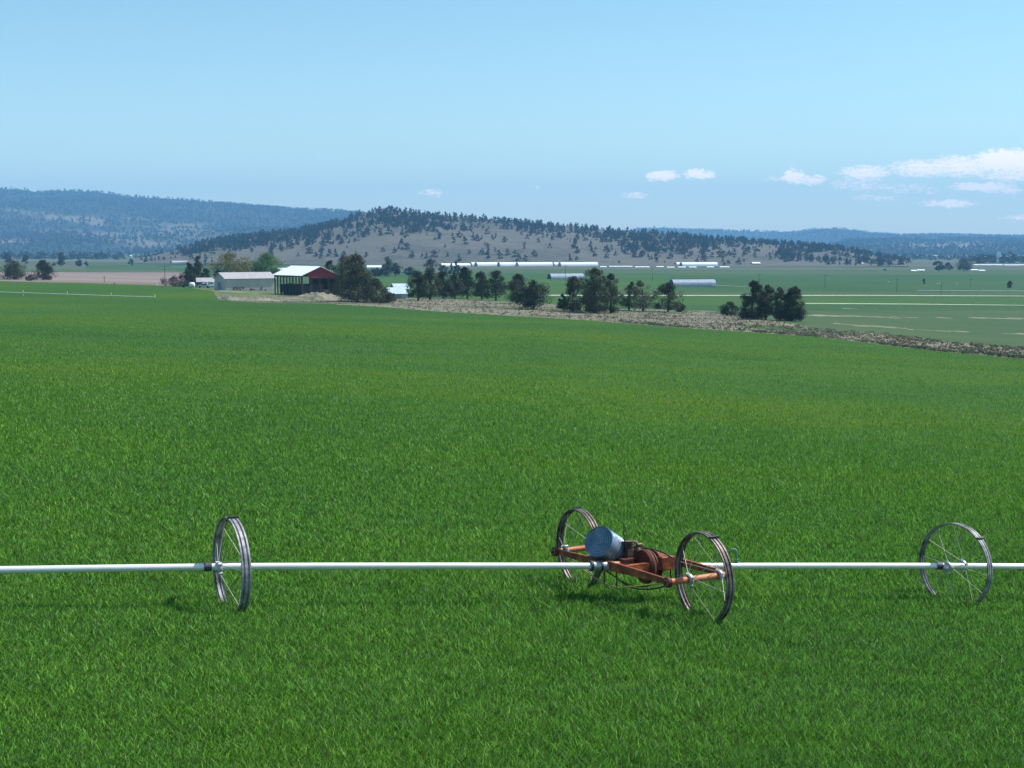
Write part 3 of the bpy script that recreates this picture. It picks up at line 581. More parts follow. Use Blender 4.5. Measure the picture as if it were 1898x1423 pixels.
# small junipers: a few shared low-detail meshes, copied one by one
def small_mesh(i):
    rg = np.random.default_rng(100+i); w = rg.uniform(0.62, 0.95)
    C_, Rr = crown_clumps(rg, 1.0, w, 'cone' if i % 3 == 0 else 'juniper', 16)
    V_, q = leafcloud(rg, C_, Rr*1.15, 300, 0.075)
    mb = MB(); mb.tube([(0,0,-.15),(0,0,.35),(0,0,.8)], [.035,.03,.01], 5)
    tv = np.array([tuple(v) for v in mb.v]); tf = [f for f in mb.f if len(f) == 4]
    V2 = np.concatenate([V_, tv]); q2 = np.concatenate([q, np.array(tf)+len(V_)])
    o = np_mesh('juniper_tree', V2, [q2], [M['hilltree'], M['bark']], midx=np.concatenate([np.zeros(len(q)), np.ones(len(tf))]))
    me = o.data; bpy.data.objects.remove(o); return me
SM = [small_mesh(i) for i in range(8)]
SMA = [(np.array([v.co[:] for v in m.vertices]), np.array([p.vertices[:] for p in m.polygons])) for m in SM]
def small_tree(p, h, label, group, name='juniper_tree', cat='tree', wf=1.0):
    o = bpy.data.objects.new(name, rnd.choice(SM)); o.location = p; o.scale = (h*wf, h*wf, h); o.rotation_euler.z = rnd.uniform(0, 6.28)
    tag(o, label, cat, group); link(o)
def bulk(name, P, H, label, keep=None, mt='hilltree'):
    vs, fs, off = [], [], 0
    for p, h in zip(P, H):
        v, f = SMA[rnd.randrange(8)]
        k = keep or len(f); sel = f[nr.permutation(300)[:k]]
        g = v[sel.ravel()]; a = rnd.uniform(0, 6.28); c, s = math.cos(a), math.sin(a)
        big = 1.0 if not keep else (300/keep)**0.45
        cc = g.reshape(-1,4,3).mean(1, keepdims=True); g = ((g.reshape(-1,4,3)-cc)*big+cc).reshape(-1,3)
        g = np.stack([g[:,0]*c-g[:,1]*s, g[:,0]*s+g[:,1]*c, g[:,2]], 1)*h + p
        vs.append(g); fs.append(np.arange(len(g)).reshape(-1,4)+off); off += len(g)
    tag(np_mesh(name, np.concatenate(vs), [np.concatenate(fs)], M[mt]), label, kind='stuff')
# hill junipers
DENSE = np.array([(250,468),(360,478),(420,470),(520,462),(600,447),(660,440),(720,438),(800,440),(860,436),(920,428),(1000,434),(1080,442),(1130,452),(1160,472),(1200,478),(1300,480),(1330,466),(1400,464),(1440,484),(1560,487),(1680,489)])
N0 = 13000
fx = nr.uniform(265, 1665, N0); fs = nr.uniform(0.02, 1.03, N0)**0.8; P = hill(fx, fs); qx, qy = proj(P[:,0], P[:,1], P[:,2])
dl = np.interp(qx, DENSE[:,0], DENSE[:,1]); dl = dl + 7*np.sin(P[:,0]/70+1.3*np.sin(P[:,0]/31)); thick = np.clip((dl-qy)/20+0.22, 0.0, 1)
clus = 0.5+0.5*np.sin(P[:,0]/37+np.sin(P[:,1]/50)*2)*np.cos(P[:,1]/41+P[:,0]/90)
prob = np.where(qy < dl+4, thick*(0.10+0.80*clus**1.3), 0.034)
prob = np.where((qx > 1330) & (qx < 1440) & (qy > 460), 0.04, prob)
k = nr.random(N0) < prob*0.85; P = P[k]; qx, qy = qx[k], qy[k]
H = nr.uniform(4.5, 9.5, len(P))*np.where(nr.random(len(P)) < 0.2, 0.6, 1)
# individually seen ones on the bare slope (photo columns, rows, heights)
SOLO = [(747,453,11),(741,461,9),(733,468,10),(712,466,8),(765,477,12),(791,479,11),(805,476,13),(831,475,8),(852,483,12),(870,470,8),(894,472,12),(904,472,14),(905,479,12),(927,479,12),(941,473,12),(955,476,13),(961,483,13),(974,483,11),(990,475,12),(878,445,9),(893,444,8),(748,435,12),(707,436,13),(722,434,13),(652,438,9),(650,450,8),(638,452,9),(621,452,8),(613,474,13),(626,475,14),(681,475,9),(662,471,7),(1063,460,13),(1056,482,12),(1068,482,8),(1092,457,10),(1095,465,9),(1101,475,10),(1119,464,8),(1126,468,8),(1123,478,9),(1138,474,5),(1151,467,9),(1163,462,15),(1175,477,10),(1199,476,8),(1201,448,9),(1276,475,10),(1348,474,11),(1357,477,6),(1377,471,11),(1330,468,12),(1316,477,10),(1346,490,9),(1366,490,12),(1396,477,7),(1339,491,7),(600,470,14),(588,475,9),(575,470,12),(1023,445,8),(1155,470,8)]
SP, SH = [], []
for x, y, h in SOLO:
    f = np.linspace(0.0, 0.98, 300); c = hill(np.full(300, float(x)), f); py = proj(c[:,0], c[:,1], c[:,2])[1]
    j = int(np.argmin(abs(py-y))); SP.append(c[j]); SH.append(h/ppm(Vector(c[j])))
for p, h in zip(SP, SH):
    small_tree(p, h, 'lone dark juniper dotted on the bare tan slope of the hill', 'junipers dotted on the bare hillside', wf=1.2)
order = np.argsort(-H/P[:,1]); nind = 225
for j in order[:nind]:
    sk = qy[j] < np.interp(qx[j], [q[0] for q in HSKY], [q[1] for q in HSKY]) + 4
    small_tree(P[j], H[j], 'juniper standing on the skyline of the hill' if sk else 'juniper in the dense dark belt on the upper hill', 'skyline junipers of the hill' if sk else 'junipers of the dense hill belt', wf=1.35)
bulk('hill_woodland', P[order[nind:]], H[order[nind:]], 'dark juniper woodland covering the upper part of the hill', keep=120)
# mountain forests (a mass too far to count)
def forest(surf, x0, x1, n, openf, label, h0=9, h1=14, s0=0.02):
    a = nr.uniform(x0, x1, n); b = nr.uniform(s0, 1.01, n); P_ = surf(a, b); u, v = proj(P_[:,0], P_[:,1], P_[:,2])
    kk = nr.random(n) < np.clip(1.0 - 0.95*openf(u, v), 0.06, 1) * (0.35+0.65*(0.5+0.5*np.sin(P_[:,0]/160+np.sin(P_[:,1]/210)*2)))
    P_ = P_[kk]; bulk('forest', P_, nr.uniform(h0, h1, len(P_)), label, keep=7)
forest(mtn, -120, 760, 13000, lopen, 'juniper forest covering the long blue mountain on the left')
forest(far_r, 1150, 2050, 5000, lambda u, v: 0*u, 'forest on the farthest blue ridge at the right', 10, 15)
forest(near_r, 1530, 2050, 4500, ropen, 'forest on the pale blue foothill at the right', 9, 14)

# tree belts on the plain
def belt(x0, x1, y0, y1, n, hpx, label, group, skip=700):
    for i in range(n):
        x = x0+(x1-x0)*(i+rnd.uniform(0.1,0.9))/n; p = hit(x, rnd.uniform(y0, y1), skip)
        small_tree(p, rnd.uniform(*hpx)/ppm(p), label, group, 'distant_tree', wf=1.5)
belt(0, 225, 477, 481, 46, (7, 14), 'dark tree in the belt below the left mountain', 'trees of the left valley belt')
belt(225, 330, 474, 479, 14, (5, 9), 'small tree at the foot of the hill near its left end', 'trees at the left foot of the hill')
belt(1612, 1685, 481, 488, 22, (8, 14), 'dark tree at the right foot of the hill', 'trees at the right foot of the hill')
belt(1683, 1800, 478, 482, 26, (5, 10), 'tree in the belt across the far right plain', 'trees of the right plain belt')
belt(1800, 1990, 484, 488, 30, (9, 17), 'tall dark tree in the belt behind the long white roofs', 'trees behind the far white roofs')
belt(1640, 1990, 473, 476, 34, (4, 7), 'faint tree in the farthest belt under the right mountains', 'faint trees under the right mountains')
belt(-120, 0, 477, 483, 14, (8, 13), 'dark tree in the belt below the left mountain', 'trees of the left valley belt')

# ------------------------------------------------------------ buildings
def frame(px, py, ang, skip=0.0):
    p = hit(px, py, skip); return p, ppm(p)
def hoop(px0, px1, ytop, ybase, label, group, mt='white', end='grey', ang=14, skip=600, wf=None, cat='greenhouse', name='hoop_shed'):
    p = hit(px0, ybase, skip); k = ppm(p); h = (ybase-ytop)/k*1.0; r_w = wf or h*1.15
    los = math.atan2(-p.x, p.y); a = R(ang) + los*1.0
    Ln = (px1-px0)/k/math.cos(R(ang))
    o = empty(name, p, a, label, cat, group)
    n = 12; prof = [(-r_w*math.cos(math.pi*i/n), h*math.sin(math.pi*i/n)**0.75) for i in range(n+1)]
    mb = MB(); vs = [(x, y, z) for x in (0, Ln) for y, z in prof]
    mb.add(vs, [(i, i+1, n+1+i+1, n+1+i) for i in range(n)], True); mb.build('cover', M[mt], o)
    for x, nm in ((0.05, 'end_panel'), (Ln-0.05, 'end_panel')):
        e = MB(); e.slab([(x, y, z) for y, z in prof][::-1], 0.08); e.build(nm, M[end if x < 1 else mt], o)
    b = MB(); b.box((Ln/2, r_w-0.02, 0.2), (Ln, 0.1, 0.9)); b.box((Ln/2, -r_w+0.02, 0.2), (Ln, 0.1, 0.9)); b.build('side_board', M[mt], o)
    return o
hoop(1018, 1080, 507, 517, 'arched greenhouse with a dark left end, before the hill and behind the central junipers', 'arched greenhouses on the pasture', 'film', 'dark', 18)
hoop(1244, 1323, 518, 530, 'arched greenhouse with a dark left end, the right-hand and nearer one on the pasture', 'arched greenhouses on the pasture', 'film', 'dark', 18)
hoop(317, 346, 483, 489, 'small arched greenhouse with a dark left end, far behind the barn conifers', None, 'film', 'dark', 18)
for x0, x1, yt, sk, tx in ((816,870,488,1500,'low white shed at the left end of the long white shed line'),
    (872,916,486,1700,'long white shed, second in the line and set behind its neighbour'),(882,920,486,1500,'long white shed with a grey arched end, third in the line'),
    (914,948,486,1700,'long white shed set behind, fourth in the line'),(924,950,486,1500,'short white shed with a grey arched end, fifth in the line'),
    (947,990,486,1700,'long white shed set behind, sixth in the line'),(958,1023,486,1500,'longest unbroken white shed right of the middle of the line'),
    (1025,1060,486,1700,'white shed set behind, second from the right end of the line'),(1037,1107,486,1500,'white shed closing the right end of the long white line'),
    (1252,1290,486,1700,'white shed set behind in the separate pair below the hill'),(1262,1328,486,1500,'long white shed in front in the separate pair below the hill')):
    hoop(x0, x1, yt, 493.4 if sk == 1500 else 492.4, tx, 'long white sheds at the foot of the hill', 'white', 'grey', 27, 1200, wf=4.5, cat='shed')

def gable(name, p, a, Lx, Wy, eave, rise, wallm, roofm, label, cat='building', over=0.4, group=None, rooft=0.12, gablem=None):
    """origin at one front corner, long side along local x, depth along local y"""
    o = empty(name, p, a, label, cat, group)
    w = MB(); t = 0.15; b0 = -3.0
    w.box((Lx/2, t/2, (eave+b0)/2), (Lx, t, eave-b0)); w.box((Lx/2, Wy-t/2, (eave+b0)/2), (Lx, t, eave-b0))
    for x in (t/2, Lx-t/2):
        pts = [(x+t/2-0.003, t, b0), (x+t/2-0.003, Wy-t, b0), (x+t/2-0.003, Wy-t, eave), (x+t/2-0.003, Wy/2, eave+rise-0.02), (x+t/2-0.003, t, eave)]
        w.slab(pts, t-0.006)
    w.build('wall', wallm, o)
    r = MB(); sl = rise/(Wy/2); e = over
    r.slab([(-e, -e, eave-e*sl+rooft), (Lx+e, -e, eave-e*sl+rooft), (Lx+e, Wy/2, eave+rise+rooft), (-e, Wy/2, eave+rise+rooft)], rooft)
    r.slab([(Lx+e, Wy+e, eave-e*sl+rooft), (-e, Wy+e, eave-e*sl+rooft), (-e, Wy/2+0.003, eave+rise+rooft), (Lx+e, Wy/2+0.003, eave+rise+rooft)], rooft)
    r.build('roof', roofm, o)
    return o
def rect(o, name, m, x0, x1, y, z0, z1, th=0.06, side='front'):
    mb = MB()
    if side == 'front': mb.box(((x0+x1)/2, y-th/2, (z0+z1)/2), (x1-x0, th, z1-z0))
    else: mb.box((y-th/2, (x0+x1)/2, (z0+z1)/2), (th, x1-x0, z1-z0))
    return mb.build(name, m, o)
# tan barn
p = hit(418, 538); k = ppm(p)
barn = gable('barn', p, R(33), 92/k/math.cos(R(22)), 9.2, 21.5/k, 1.75, M['tan'], M['lilac'], 'long tan metal barn with a lilac-grey roof left of the red-gabled hay shed', 'barn')
LB = 92/k/math.cos(R(22))
rect(barn, 'skirting', M['lilac'], 0.1, LB-0.1, -0.01, -0.6, 0.25)
rect(barn, 'door', M['grey'], 3.6, 6.4, -0.01+9.2*0, 0.3, 2.4, side='left')
rect(barn, 'lamp', M['white'], 0.5, 1.2, -0.01, 2.75, 2.95, 0.25)
for i, (x, w_, h_) in enumerate(((2.3,.9,1.1),(3.3,.8,1.3),(4.4,1.1,1.0),(5.4,.8,1.2),(8.0,1.0,.7),(9.0,.7,.6),(11.4,.9,1.3),(12.8,.7,.4))):
    q = barn.matrix_basis @ Vector((x, -0.9, 0)); s = MB(); z = float(terrain(q.x, q.y))
    o = empty('shrub', (q.x, q.y, z), 0, ['leftmost small shrub','second small shrub','third small shrub','fourth small shrub','fifth small shrub','sixth small shrub','dark cone-shaped small shrub','last tiny shrub at the right'][i]+' against the front wall of the tan barn', 'shrub', 'small shrubs along the tan barn')
    rg = np.random.default_rng(50+i); C_, Rr = crown_clumps(rg, h_, w_, 'bush', 10); V_, qq = leafcloud(rg, C_, Rr, 240, 0.09); np_mesh('foliage', V_, [qq], M['leafd'], o)
# small shed left of the barn, vehicles
p = hit(366, 531); k = ppm(p)
sh = gable('shed', p, R(16), 31/k, 5.0, 9.0/k*1.0, 1.3, M['timber'], M['lilac'], 'small dark shed with a grey gabled roof between conifers and tan barn', 'shed')
rect(sh, 'door', M['dark'], 1.0, 3.4, -0.01, 0.0, 1.3)
def wheels(o, pts, r, w=0.25):
    for x, y in pts:
        mb = MB(); mb.lathe([(-w/2,0.02),(-w/2,r*0.9),(-w/2+.03,r),(w/2-.03,r),(w/2,r*.9),(w/2,0.02)], 20, Matrix.Translation((x,y,r)) @ Matrix.Rotation(R(90),4,'Z'), closed=False)
        t = mb.build('wheel', M['black'], o)
def body(o, name, m, sect, w, bev=0.05):
    """closed extrusion of a side outline (x,z) across the width"""
    n = len(sect); vs = [(x, -w/2, z) for x, z in sect] + [(x, w/2, z) for x, z in sect]
    mb = MB(); mb.add(vs, [tuple(range(n)), tuple(range(2*n-1, n-1, -1))] + [(i, i+n, (i+1)%n+n, (i+1)%n) for i in range(n)])
    b = mb.build(name, m, o); md = b.modifiers.new('bevel', 'BEVEL'); md.width = bev; md.segments = 2; md.limit_method = 'ANGLE'
    return b
p = hit(376, 533.5); o = empty('camper_trailer', p, R(14), 'white boxy camper trailer parked in front of the small grey-roofed shed', 'trailer')
body(o, 'body', M['white'], [(0.1,0.55),(3.9,0.55),(4.1,1.2),(4.0,2.1),(3.6,2.35),(0.4,2.35),(0.0,1.9)], 2.0, 0.12)
for x in (0.9, 2.9):
    mb = MB(); mb.box((x, -1.02, 1.6), (0.8, 0.05, 0.5)); mb.build('window', M['glass'], o)
mb = MB(); mb.box((2.05, -1.02, 1.35), (0.6, 0.04, 1.4)); mb.build('door', M['grey'], o)
mb = MB(); mb.tube([(4.0,0,0.5),(5.0,0,0.5)], 0.06); mb.build('drawbar', M['darkst'], o); wheels(o, ((1.9,-.9),(1.9,.9)), 0.33)
p = hit(350, 533); o = empty('water_tank', p, 0, 'white rounded tank standing left of the camper trailer', 'tank')
mb = MB(); mb.lathe([(-.9,0.02),(-.9,.6),(-.7,.82),(0,.86),(.7,.82),(.9,.6),(.9,0.02)], 24, Matrix.Translation((1.1,0,1.0)), closed=False); mb.build('barrel', M['white'], o)
mb = MB(); mb.box((0.6,0,.15),(.15,1.3,.3)); mb.box((1.6,0,.15),(.15,1.3,.3)); mb.build('cradle', M['darkst'], o)
def car(px, py, rz, m, label, Lc=4.3, van=False, skip=0.0):
    p = hit(px, py, skip); o = empty('parked_car', p, rz, label, 'car')
    top = [(3.6,0.95),(3.2,1.45),(1.3,1.48),(0.5,1.0)] if not van else [(4.0,1.1),(3.6,1.7),(0.3,1.7),(0.1,1.0)]
    body(o, 'body', m, [(0.0,0.35),(4.2,0.35),(4.3,0.8)] + top + [(0.0,0.9)], 1.75)
    for s in (-1, 1):
        mb = MB(); mb.add([(0.95,s*.885,1.0),(3.3,s*.885,1.0),(3.0,s*.885,1.36),(1.4,s*.885,1.38)], [(0,1,2,3)]); 
        mb.slab([(0.95,s*.889,1.0),(3.3,s*.889,1.0),(3.0,s*.889,1.36),(1.4,s*.889,1.38)], 0.01); mb.build('window', M['glass'], o)
    wheels(o, ((.8,-.8),(.8,.8),(3.4,-.8),(3.4,.8)), 0.33)
    return o
car(336, 532.5, R(5), M['vgreen'], 'dark green car parked under the conifers left of the white tank')
car(366, 533.5, R(10), M['film'], 'pale car nose-on at the left of the white camper trailer')
car(398, 534.5, R(20), M['white'], 'small white pickup between the camper trailer and the tan barn', van=True)

# red-gabled hay shed
p = hit(560, 548); k = ppm(p); a = R(38.5); G_, S_ = 67/k/math.cos(R(30)), 54/k/math.sin(R(30))*0.96
hs = empty('hay_shed', p, a, 'open pole shed with a white roof and dark red gable beside the junipers', 'shed')
ev, ri = 37.5/k, 2.35; base = -1.2
mb = MB(); sl = ri/(G_/2); e = 0.5
# local x across the gable, y back along the eave
mb.slab([(-e, S_+e, ev-e*sl+.15), (-e, -e, ev-e*sl+.15), (G_/2, -e, ev+ri+.15), (G_/2, S_+e, ev+ri+.15)], 0.12)
mb.slab([(G_+e, -e, ev-e*sl+.15), (G_+e, S_+e, ev-e*sl+.15), (G_/2+.003, S_+e, ev+ri+.15), (G_/2+.003, -e, ev+ri+.15)], 0.12)
mb.build('roof', M['white'], hs)
for y in (0.0, S_-0.08):
    mb = MB(); lo = ev-0.75
    mb.slab([(2.3, y, lo), (G_-0.3, y, lo), (G_-0.3, y, ev+0.12*0), (G_/2, y, ev+ri-.02), (1.2, y, ev+1.2*sl-.02), (2.3, y, ev-.2)], 0.08); mb.build('gable_panel', M['red'], hs)
for i in range(10):
    y = S_*i/9
    for x in (0.1, G_-0.1):
        mb = MB(); mb.box((x, min(max(y,.1),S_-.1), (ev+base)/2-.6), (0.26, 0.26, ev-base+1.0)); mb.build('post', M['timber'], hs)
for x in (G_*.25, G_*.5, G_*.75):
    for y in (0.1, S_-.1):
        mb = MB(); mb.box((x, y, (ev+base)/2-.6), (0.22, 0.22, ev-base+0.6)); mb.build('post', M['timber'], hs)
mb = MB()
for i in range(10):
    y = S_*i/9; y = min(max(y,.1),S_-.1)
    mb.beam((0.1,y,ev-.1),(G_/2,y,ev+ri-.1),.12,.25); mb.beam((G_-.1,y,ev-.1),(G_/2,y,ev+ri-.1),.12,.25); mb.beam((0.1,y,ev-.15),(G_-.1,y,ev-.15),.1,.2)
mb.build('truss', M['timber'], hs)
mb = MB(); mb.box((.1, S_/2, ev-.25), (.16, S_-.2, .3)); mb.box((G_-.1, S_/2, ev-.25), (.16, S_-.2, .3)); mb.build('eave_beam', M['timber'], hs)
mb = MB()
for i in range(8):
    mb.box((G_+0.02, S_*(i+.5)/8, (ev-1)/2), (0.05, S_/8-0.08, ev-1.2))
mb.build('side_cladding', M['timber'], hs)
mt_ = hs.matrix_basis
q = mt_ @ Vector((G_*0.33, S_*0.36, 0)); z0 = hs.location.z + 0.35
o = empty('hay_stack', (q.x, q.y, z0), a, 'stack of hay covered by black sheeting inside the hay shed', 'hay stack')
mb = MB(); mb.box((0, 0, 0.2), (G_*.60, S_*.66, 5.0)); b = mb.build('black_sheet', M['tarp'], o); md = b.modifiers.new('b','BEVEL'); md.width = .2; md.segments = 2
mb = MB(); mb.box((G_*.40, -S_*.05, -.4), (G_*.2, S_*.5, 3.0)); mb.box((G_*.46, -S_*.2, -.9), (G_*.28, S_*.2, 2.4)); mb.build('bales', M['hay'], o)
q = mt_ @ Vector((G_*.20, S_*0.84, 0)); z0 = float(terrain(q.x, q.y))
o = empty('farm_trailer', (q.x, q.y, z0), a+R(90), 'dark trailer with a white top under the left end of the hay shed roof', 'trailer')
body(o, 'body', M['dark'], [(-2.2,0.6),(2.2,0.6),(2.2,2.9),(-2.2,2.9)], 1.6); mb = MB(); mb.box((0,0,3.05),(4.5,1.8,.25)); mb.build('roof', M['white'], o); wheels(o, ((-1.2,-.8),(-1.2,.8),(1.2,-.8),(1.2,.8)), .4)
# dirt mound
def mound(px, py, wpx, hpx, label, name='dirt_mound', d=0.5, seed=2):
    p = hit(px, py); k = ppm(p); rx, h = wpx/k/2, hpx/k; ry = rx*d; n = 60; rg = np.random.default_rng(seed); ph = rg.uniform(0,6.3,8)
    gx_, gy_ = np.meshgrid(np.linspace(-1,1,n), np.linspace(-1,1,30)); rr = np.sqrt(gx_**2+gy_**2)
    z = np.maximum(0, 1-rr)**0.8*(1+.3*np.sin(gx_*6+ph[0])*np.cos(gy_*4+ph[1])+.18*np.sin(gx_*17+ph[2])*np.cos(gy_*11+ph[3])+.08*np.sin(gx_*41+ph[4])*np.cos(gy_*29)) - 0.12*(rr > .98) - .1
    X_, Y_ = p.x+gx_*rx, p.y+gy_*ry; zt = terrain(X_, Y_)
    V_ = np.stack([X_-p.x, Y_-p.y, zt+z*h-p.z], -1).reshape(-1,3)
    i_ = np.arange(29*(n-1)); r, c = i_//(n-1), i_%(n-1); qd = np.stack([r*n+c, r*n+c+1, (r+1)*n+c+1, (r+1)*n+c],1)
    o = np_mesh(name, V_, [qd], M['dirt'], smooth=True); o.location = p; tag(o, label, 'mound')
mound(590, 556, 120, 16, 'long grey-tan heap of dirt in front of the red-gabled hay shed')
mound(424, 556, 44, 9, 'low pale dirt hump at the left tip of the dry verge', seed=5)
mound(480, 557, 90, 6, 'flat pale dirt ridge between the green field and the tan barn', seed=9)
mound(960, 571, 20, 4, 'tiny pale dirt hump between the juniper row and the sprawling juniper', seed=12)
# pale blue shed
p = hit(724, 553); k = ppm(p)
sb = gable('shed', p, R(20), 30/k, 6.5, 9/k, 1.5, M['bluer'], M['bluer'], 'small front shed with a pale blue roof left of the long juniper row', 'shed', skip) if False else gable('shed', p, R(20), 30/k, 6.5, 9/k, 1.5, M['film'], M['bluer'], 'small front shed with a pale blue roof left of the long juniper row', 'shed')
rect(sb, 'door', M['grey'], 1.0, 3.0, -0.01, 0, 1.3)
sb = gable('shed', hit(731, 549.5)+Vector((0,5,0)), R(20), 28/k, 6.0, 14/k, 1.4, M['film'], M['bluer'], 'rear shed with a pale blue roof, showing above its twin', 'shed')
# houses and little things far away
def house(px0, px1, py, eave_px, wallm, roofm, label, ang=10, skip=700, cat='house', name='house', depth=7.0, rise=1.6):
    p = hit(px0, py, skip); k = ppm(p); L_ = (px1-px0)/k; e = eave_px/k
    o = gable(name, p, R(ang), L_, depth, e, rise, M[wallm], M[roofm], label, cat)
    for f in (0.2, 0.62):
        rect(o, 'window', M['glass'], L_*f, L_*(f+0.14), -0.01, e*.45, e*.8)
    rect(o, 'door', M['grey'], L_*.42, L_*.42+1.0, -0.01, 0, min(2.0, e*.8))
    return o
house(681, 707, 500, 5, 'white', 'white', 'small white farmhouse with a pale roof left of the tall farm tree')
house(313, 326, 475, 2.2, 'white', 'white', 'tiny white house at the left foot of the hill', skip=1500)
house(1395, 1410, 493, 5, 'bluew', 'white', 'little blue house with a white roof at the foot of the hill')
house(1423, 1436, 488.5, 2.2, 'white', 'white', 'tiny white house right of the blue house', skip=1200)
house(1599, 1608, 491, 2.5, 'white', 'white', 'tiny white house at the right foot of the hill', skip=1200)
house(113, 125, 467.5, 2.0, 'white', 'white', 'tiny white building above the left tree belt', skip=2500)
house(236, 244, 475.5, 1.6, 'white', 'white', 'tiny white building right of the left tree belt', skip=1500)
house(516, 540, 501.5, 1.6, 'white', 'white', 'white roofed building glimpsed behind the hay shed roof', skip=600)
for x0, x1, y, tx in ((1113,1124,496,'first'),(1130,1150,495.5,'second'),(1152,1172,495.5,'third'),(1178,1204,496.5,'fourth'),(1217,1230,496,'fifth'),(1237,1250,497,'sixth'),(1258,1271,496.8,'seventh'),(1278,1291,496.8,'eighth'),(1311,1323,496.5,'ninth'),(1335,1352,496.5,'tenth')):
    house(x0, x1, y, 1.6, 'white', 'white', tx + ' from the left of the tiny white sheds below the hill', 4, 1100, 'shed', 'small_shed', 4.0, 0.7)
for x0, x1, y, e_, tx in ((1701,1714,503,2.2,'small white building left of the far farmstead trees'),(1801,1813,502,1.6,'small white building right of the far farmstead trees'),(1815,1826,503,1.5,'second small white building right of the far farmstead trees'),(1803,1860,493,2.0,'long low white building under the right tree belt, left half'),(1862,1990,493.5,2.2,'long low white building under the right tree belt, right half'),(1690,1699,503,1.2,'tiny white box left of the small white building on the right plain'),(1730,1742,475,1.4,'faint white building in front of the right foothill')):
    house(x0, x1, y, e_, 'white', 'white', tx, 3, 1000, 'building', 'farm_building', 5.0, 0.8)
p = hit(1851, 486, 1500); k = ppm(p); o = empty('grain_elevator', p, 0, 'pale tall grain tower sticking up above the right tree belt', 'tower')
mb = MB(); mb.box((0,0,9/k),(6/k,6/k,22/k)); mb.build('tower', M['white'], o); mb = MB(); mb.box((8/k,0,6/k),(7/k,6/k,14/k)); mb.build('annex', M['film'], o)
car(1636, 501, 0, M['dark'], 'dark vehicle on the plain right of the hill foot', skip=900)
for i, (x, y) in enumerate(((1647,523.5),(1738,527.5),(1742,527),(1774,528),(290,528.5),(1178,534),(212,526))):
    p = hit(x, y); r = 1.3/ppm(p) if i < 4 else 1.0/ppm(p)
    mb = MB(); mb.lathe([(-r*1.2,0.02),(-r*1.2,r*.9),(-r,r),(r,r),(r*1.2,r*.9),(r*1.2,0.02)], 16, Matrix.Rotation(R(90),4,'Z'), closed=False)
    o = mb.build('wrapped_bale', M['white'] if i != 6 else M['black'], None); o.location = p+Vector((0,0,r*.9))
    tag(o, ['white wrapped bale alone on the pasture right of the hill','white bale, left of a touching pair on the right pasture','white bale, right of a touching pair on the right pasture','white bale farther right than the touching pair','pale bale at the far edge of the green field, left of the brown bush','pale bale on the pasture behind the central junipers','black bale at the edge of the bare field, left of the utility pole'][i], 'bale')
# utility poles
def pole(px, y0, y1, label, arm=2.4, skip=0.0, rz=0.0, r=0.11, armdrop=0.5):
    p = hit(px, y1, skip); k = ppm(p); h = (y1-y0)/k
    o = empty('utility_pole', p, rz, label, 'pole', 'utility poles')
    mb = MB(); mb.tube([(0,0,-.5),(0,0,h)], [r*1.15, r*.8], 8); mb.build('mast', M['pole'], o)
    mb = MB(); mb.beam((-arm/2,-.2,h-armdrop),(arm/2,-.2,h-armdrop),.10,.12); mb.build('crossarm', M['pole'], o)
    for x in (-arm*.45, 0, arm*.45):
        mb = MB(); mb.tube([(x,-.2,h-armdrop+.08),(x,-.2,h-armdrop+.3)], .06, 6); mb.build('insulator', M['grey'], o)
pole(306, 492, 530, 'tall bare utility pole with a dark crossarm left of the brown bush', 4.2, rz=R(10), armdrop=.3)
pole(193.5, 511, 523, 'short pole at the far edge of the green field below the bare soil', 1.2, r=.12)
pole(1048, 491, 523, 'thin pole in front of the left greenhouse', skip=600)
pole(1209, 496, 521, 'thin pole on the pasture between the two greenhouses', skip=600)
pole(1407, 507, 536, 'thin pole rising behind the right-hand juniper clump')
pole(1529, 508, 534, 'thin pole first to the right of the right-hand juniper clump')
pole(1662, 516, 541, 'thin pole second to the right of the right-hand juniper clump')
pole(1744, 524, 546, 'thin pole third to the right of the right-hand juniper clump')
pole(1798, 516, 533, 'short thin pole farthest right on the pasture')

# ------------------------------------------------------------ irrigation wheel lines
def wheel_mesh(r, w, nsp, hubs, nseg=72):
    """rim, spokes, hub meshes with the axle along local X"""
    a = MB(); t = 0.006
    out = [(-.5,-.010),(-.5,.014),(-.34,.014),(-.29,-.012),(-.19,-.012),(-.14,.012),(.14,.012),(.19,-.012),(.29,-.012),(.34,.014),(.5,.014),(.5,-.010)]
    a.lathe([(x*w, r+d) for x, d in out] + [(x*w, r+d-t) for x, d in out[1:-1]][::-1], nseg, smooth=False)
    s = MB(); hb = []
    for k in range(nsp):
        th = 2*math.pi*k/nsp; hx = hubs[k % 2]; tw = 0.22*(1 if k % 4 < 2 else -1)
        s.tube([(hx, .075*math.cos(th+tw*3), .075*math.sin(th+tw*3)), (0.02*(1 if k%2 else -1), (r-.004)*math.cos(th), (r-.004)*math.sin(th))], 0.0058, 5, False)
    for hx in hubs:
        h = MB(); h.lathe([(hx-.035,.062),(hx-.035,.088),(hx-.012,.095),(hx+.012,.095),(hx+.035,.088),(hx+.035,.062)], 20)
        for j in range(4):
            th = j*math.pi/2+.4; h.box((hx, .10*math.cos(th), .10*math.sin(th)), (.06,.03,.03), rot=Matrix.Rotation(th,3,'X'))
        hb.append(h)
    bb = []
    for th, ww in ((1.3,1.25),(4.4,1.25)):
        b = MB(); bb.append(b)
        pts = [(x*w*ww, (r+d)*math.cos(th+dt), (r+d)*math.sin(th+dt)) for d, x, dt in ((.018,-.5,0),(.018,.5,0),(.018,.5,.035),(.018,-.5,.035))]
        b.slab(pts, 0.03)
    return a, s, hb, bb
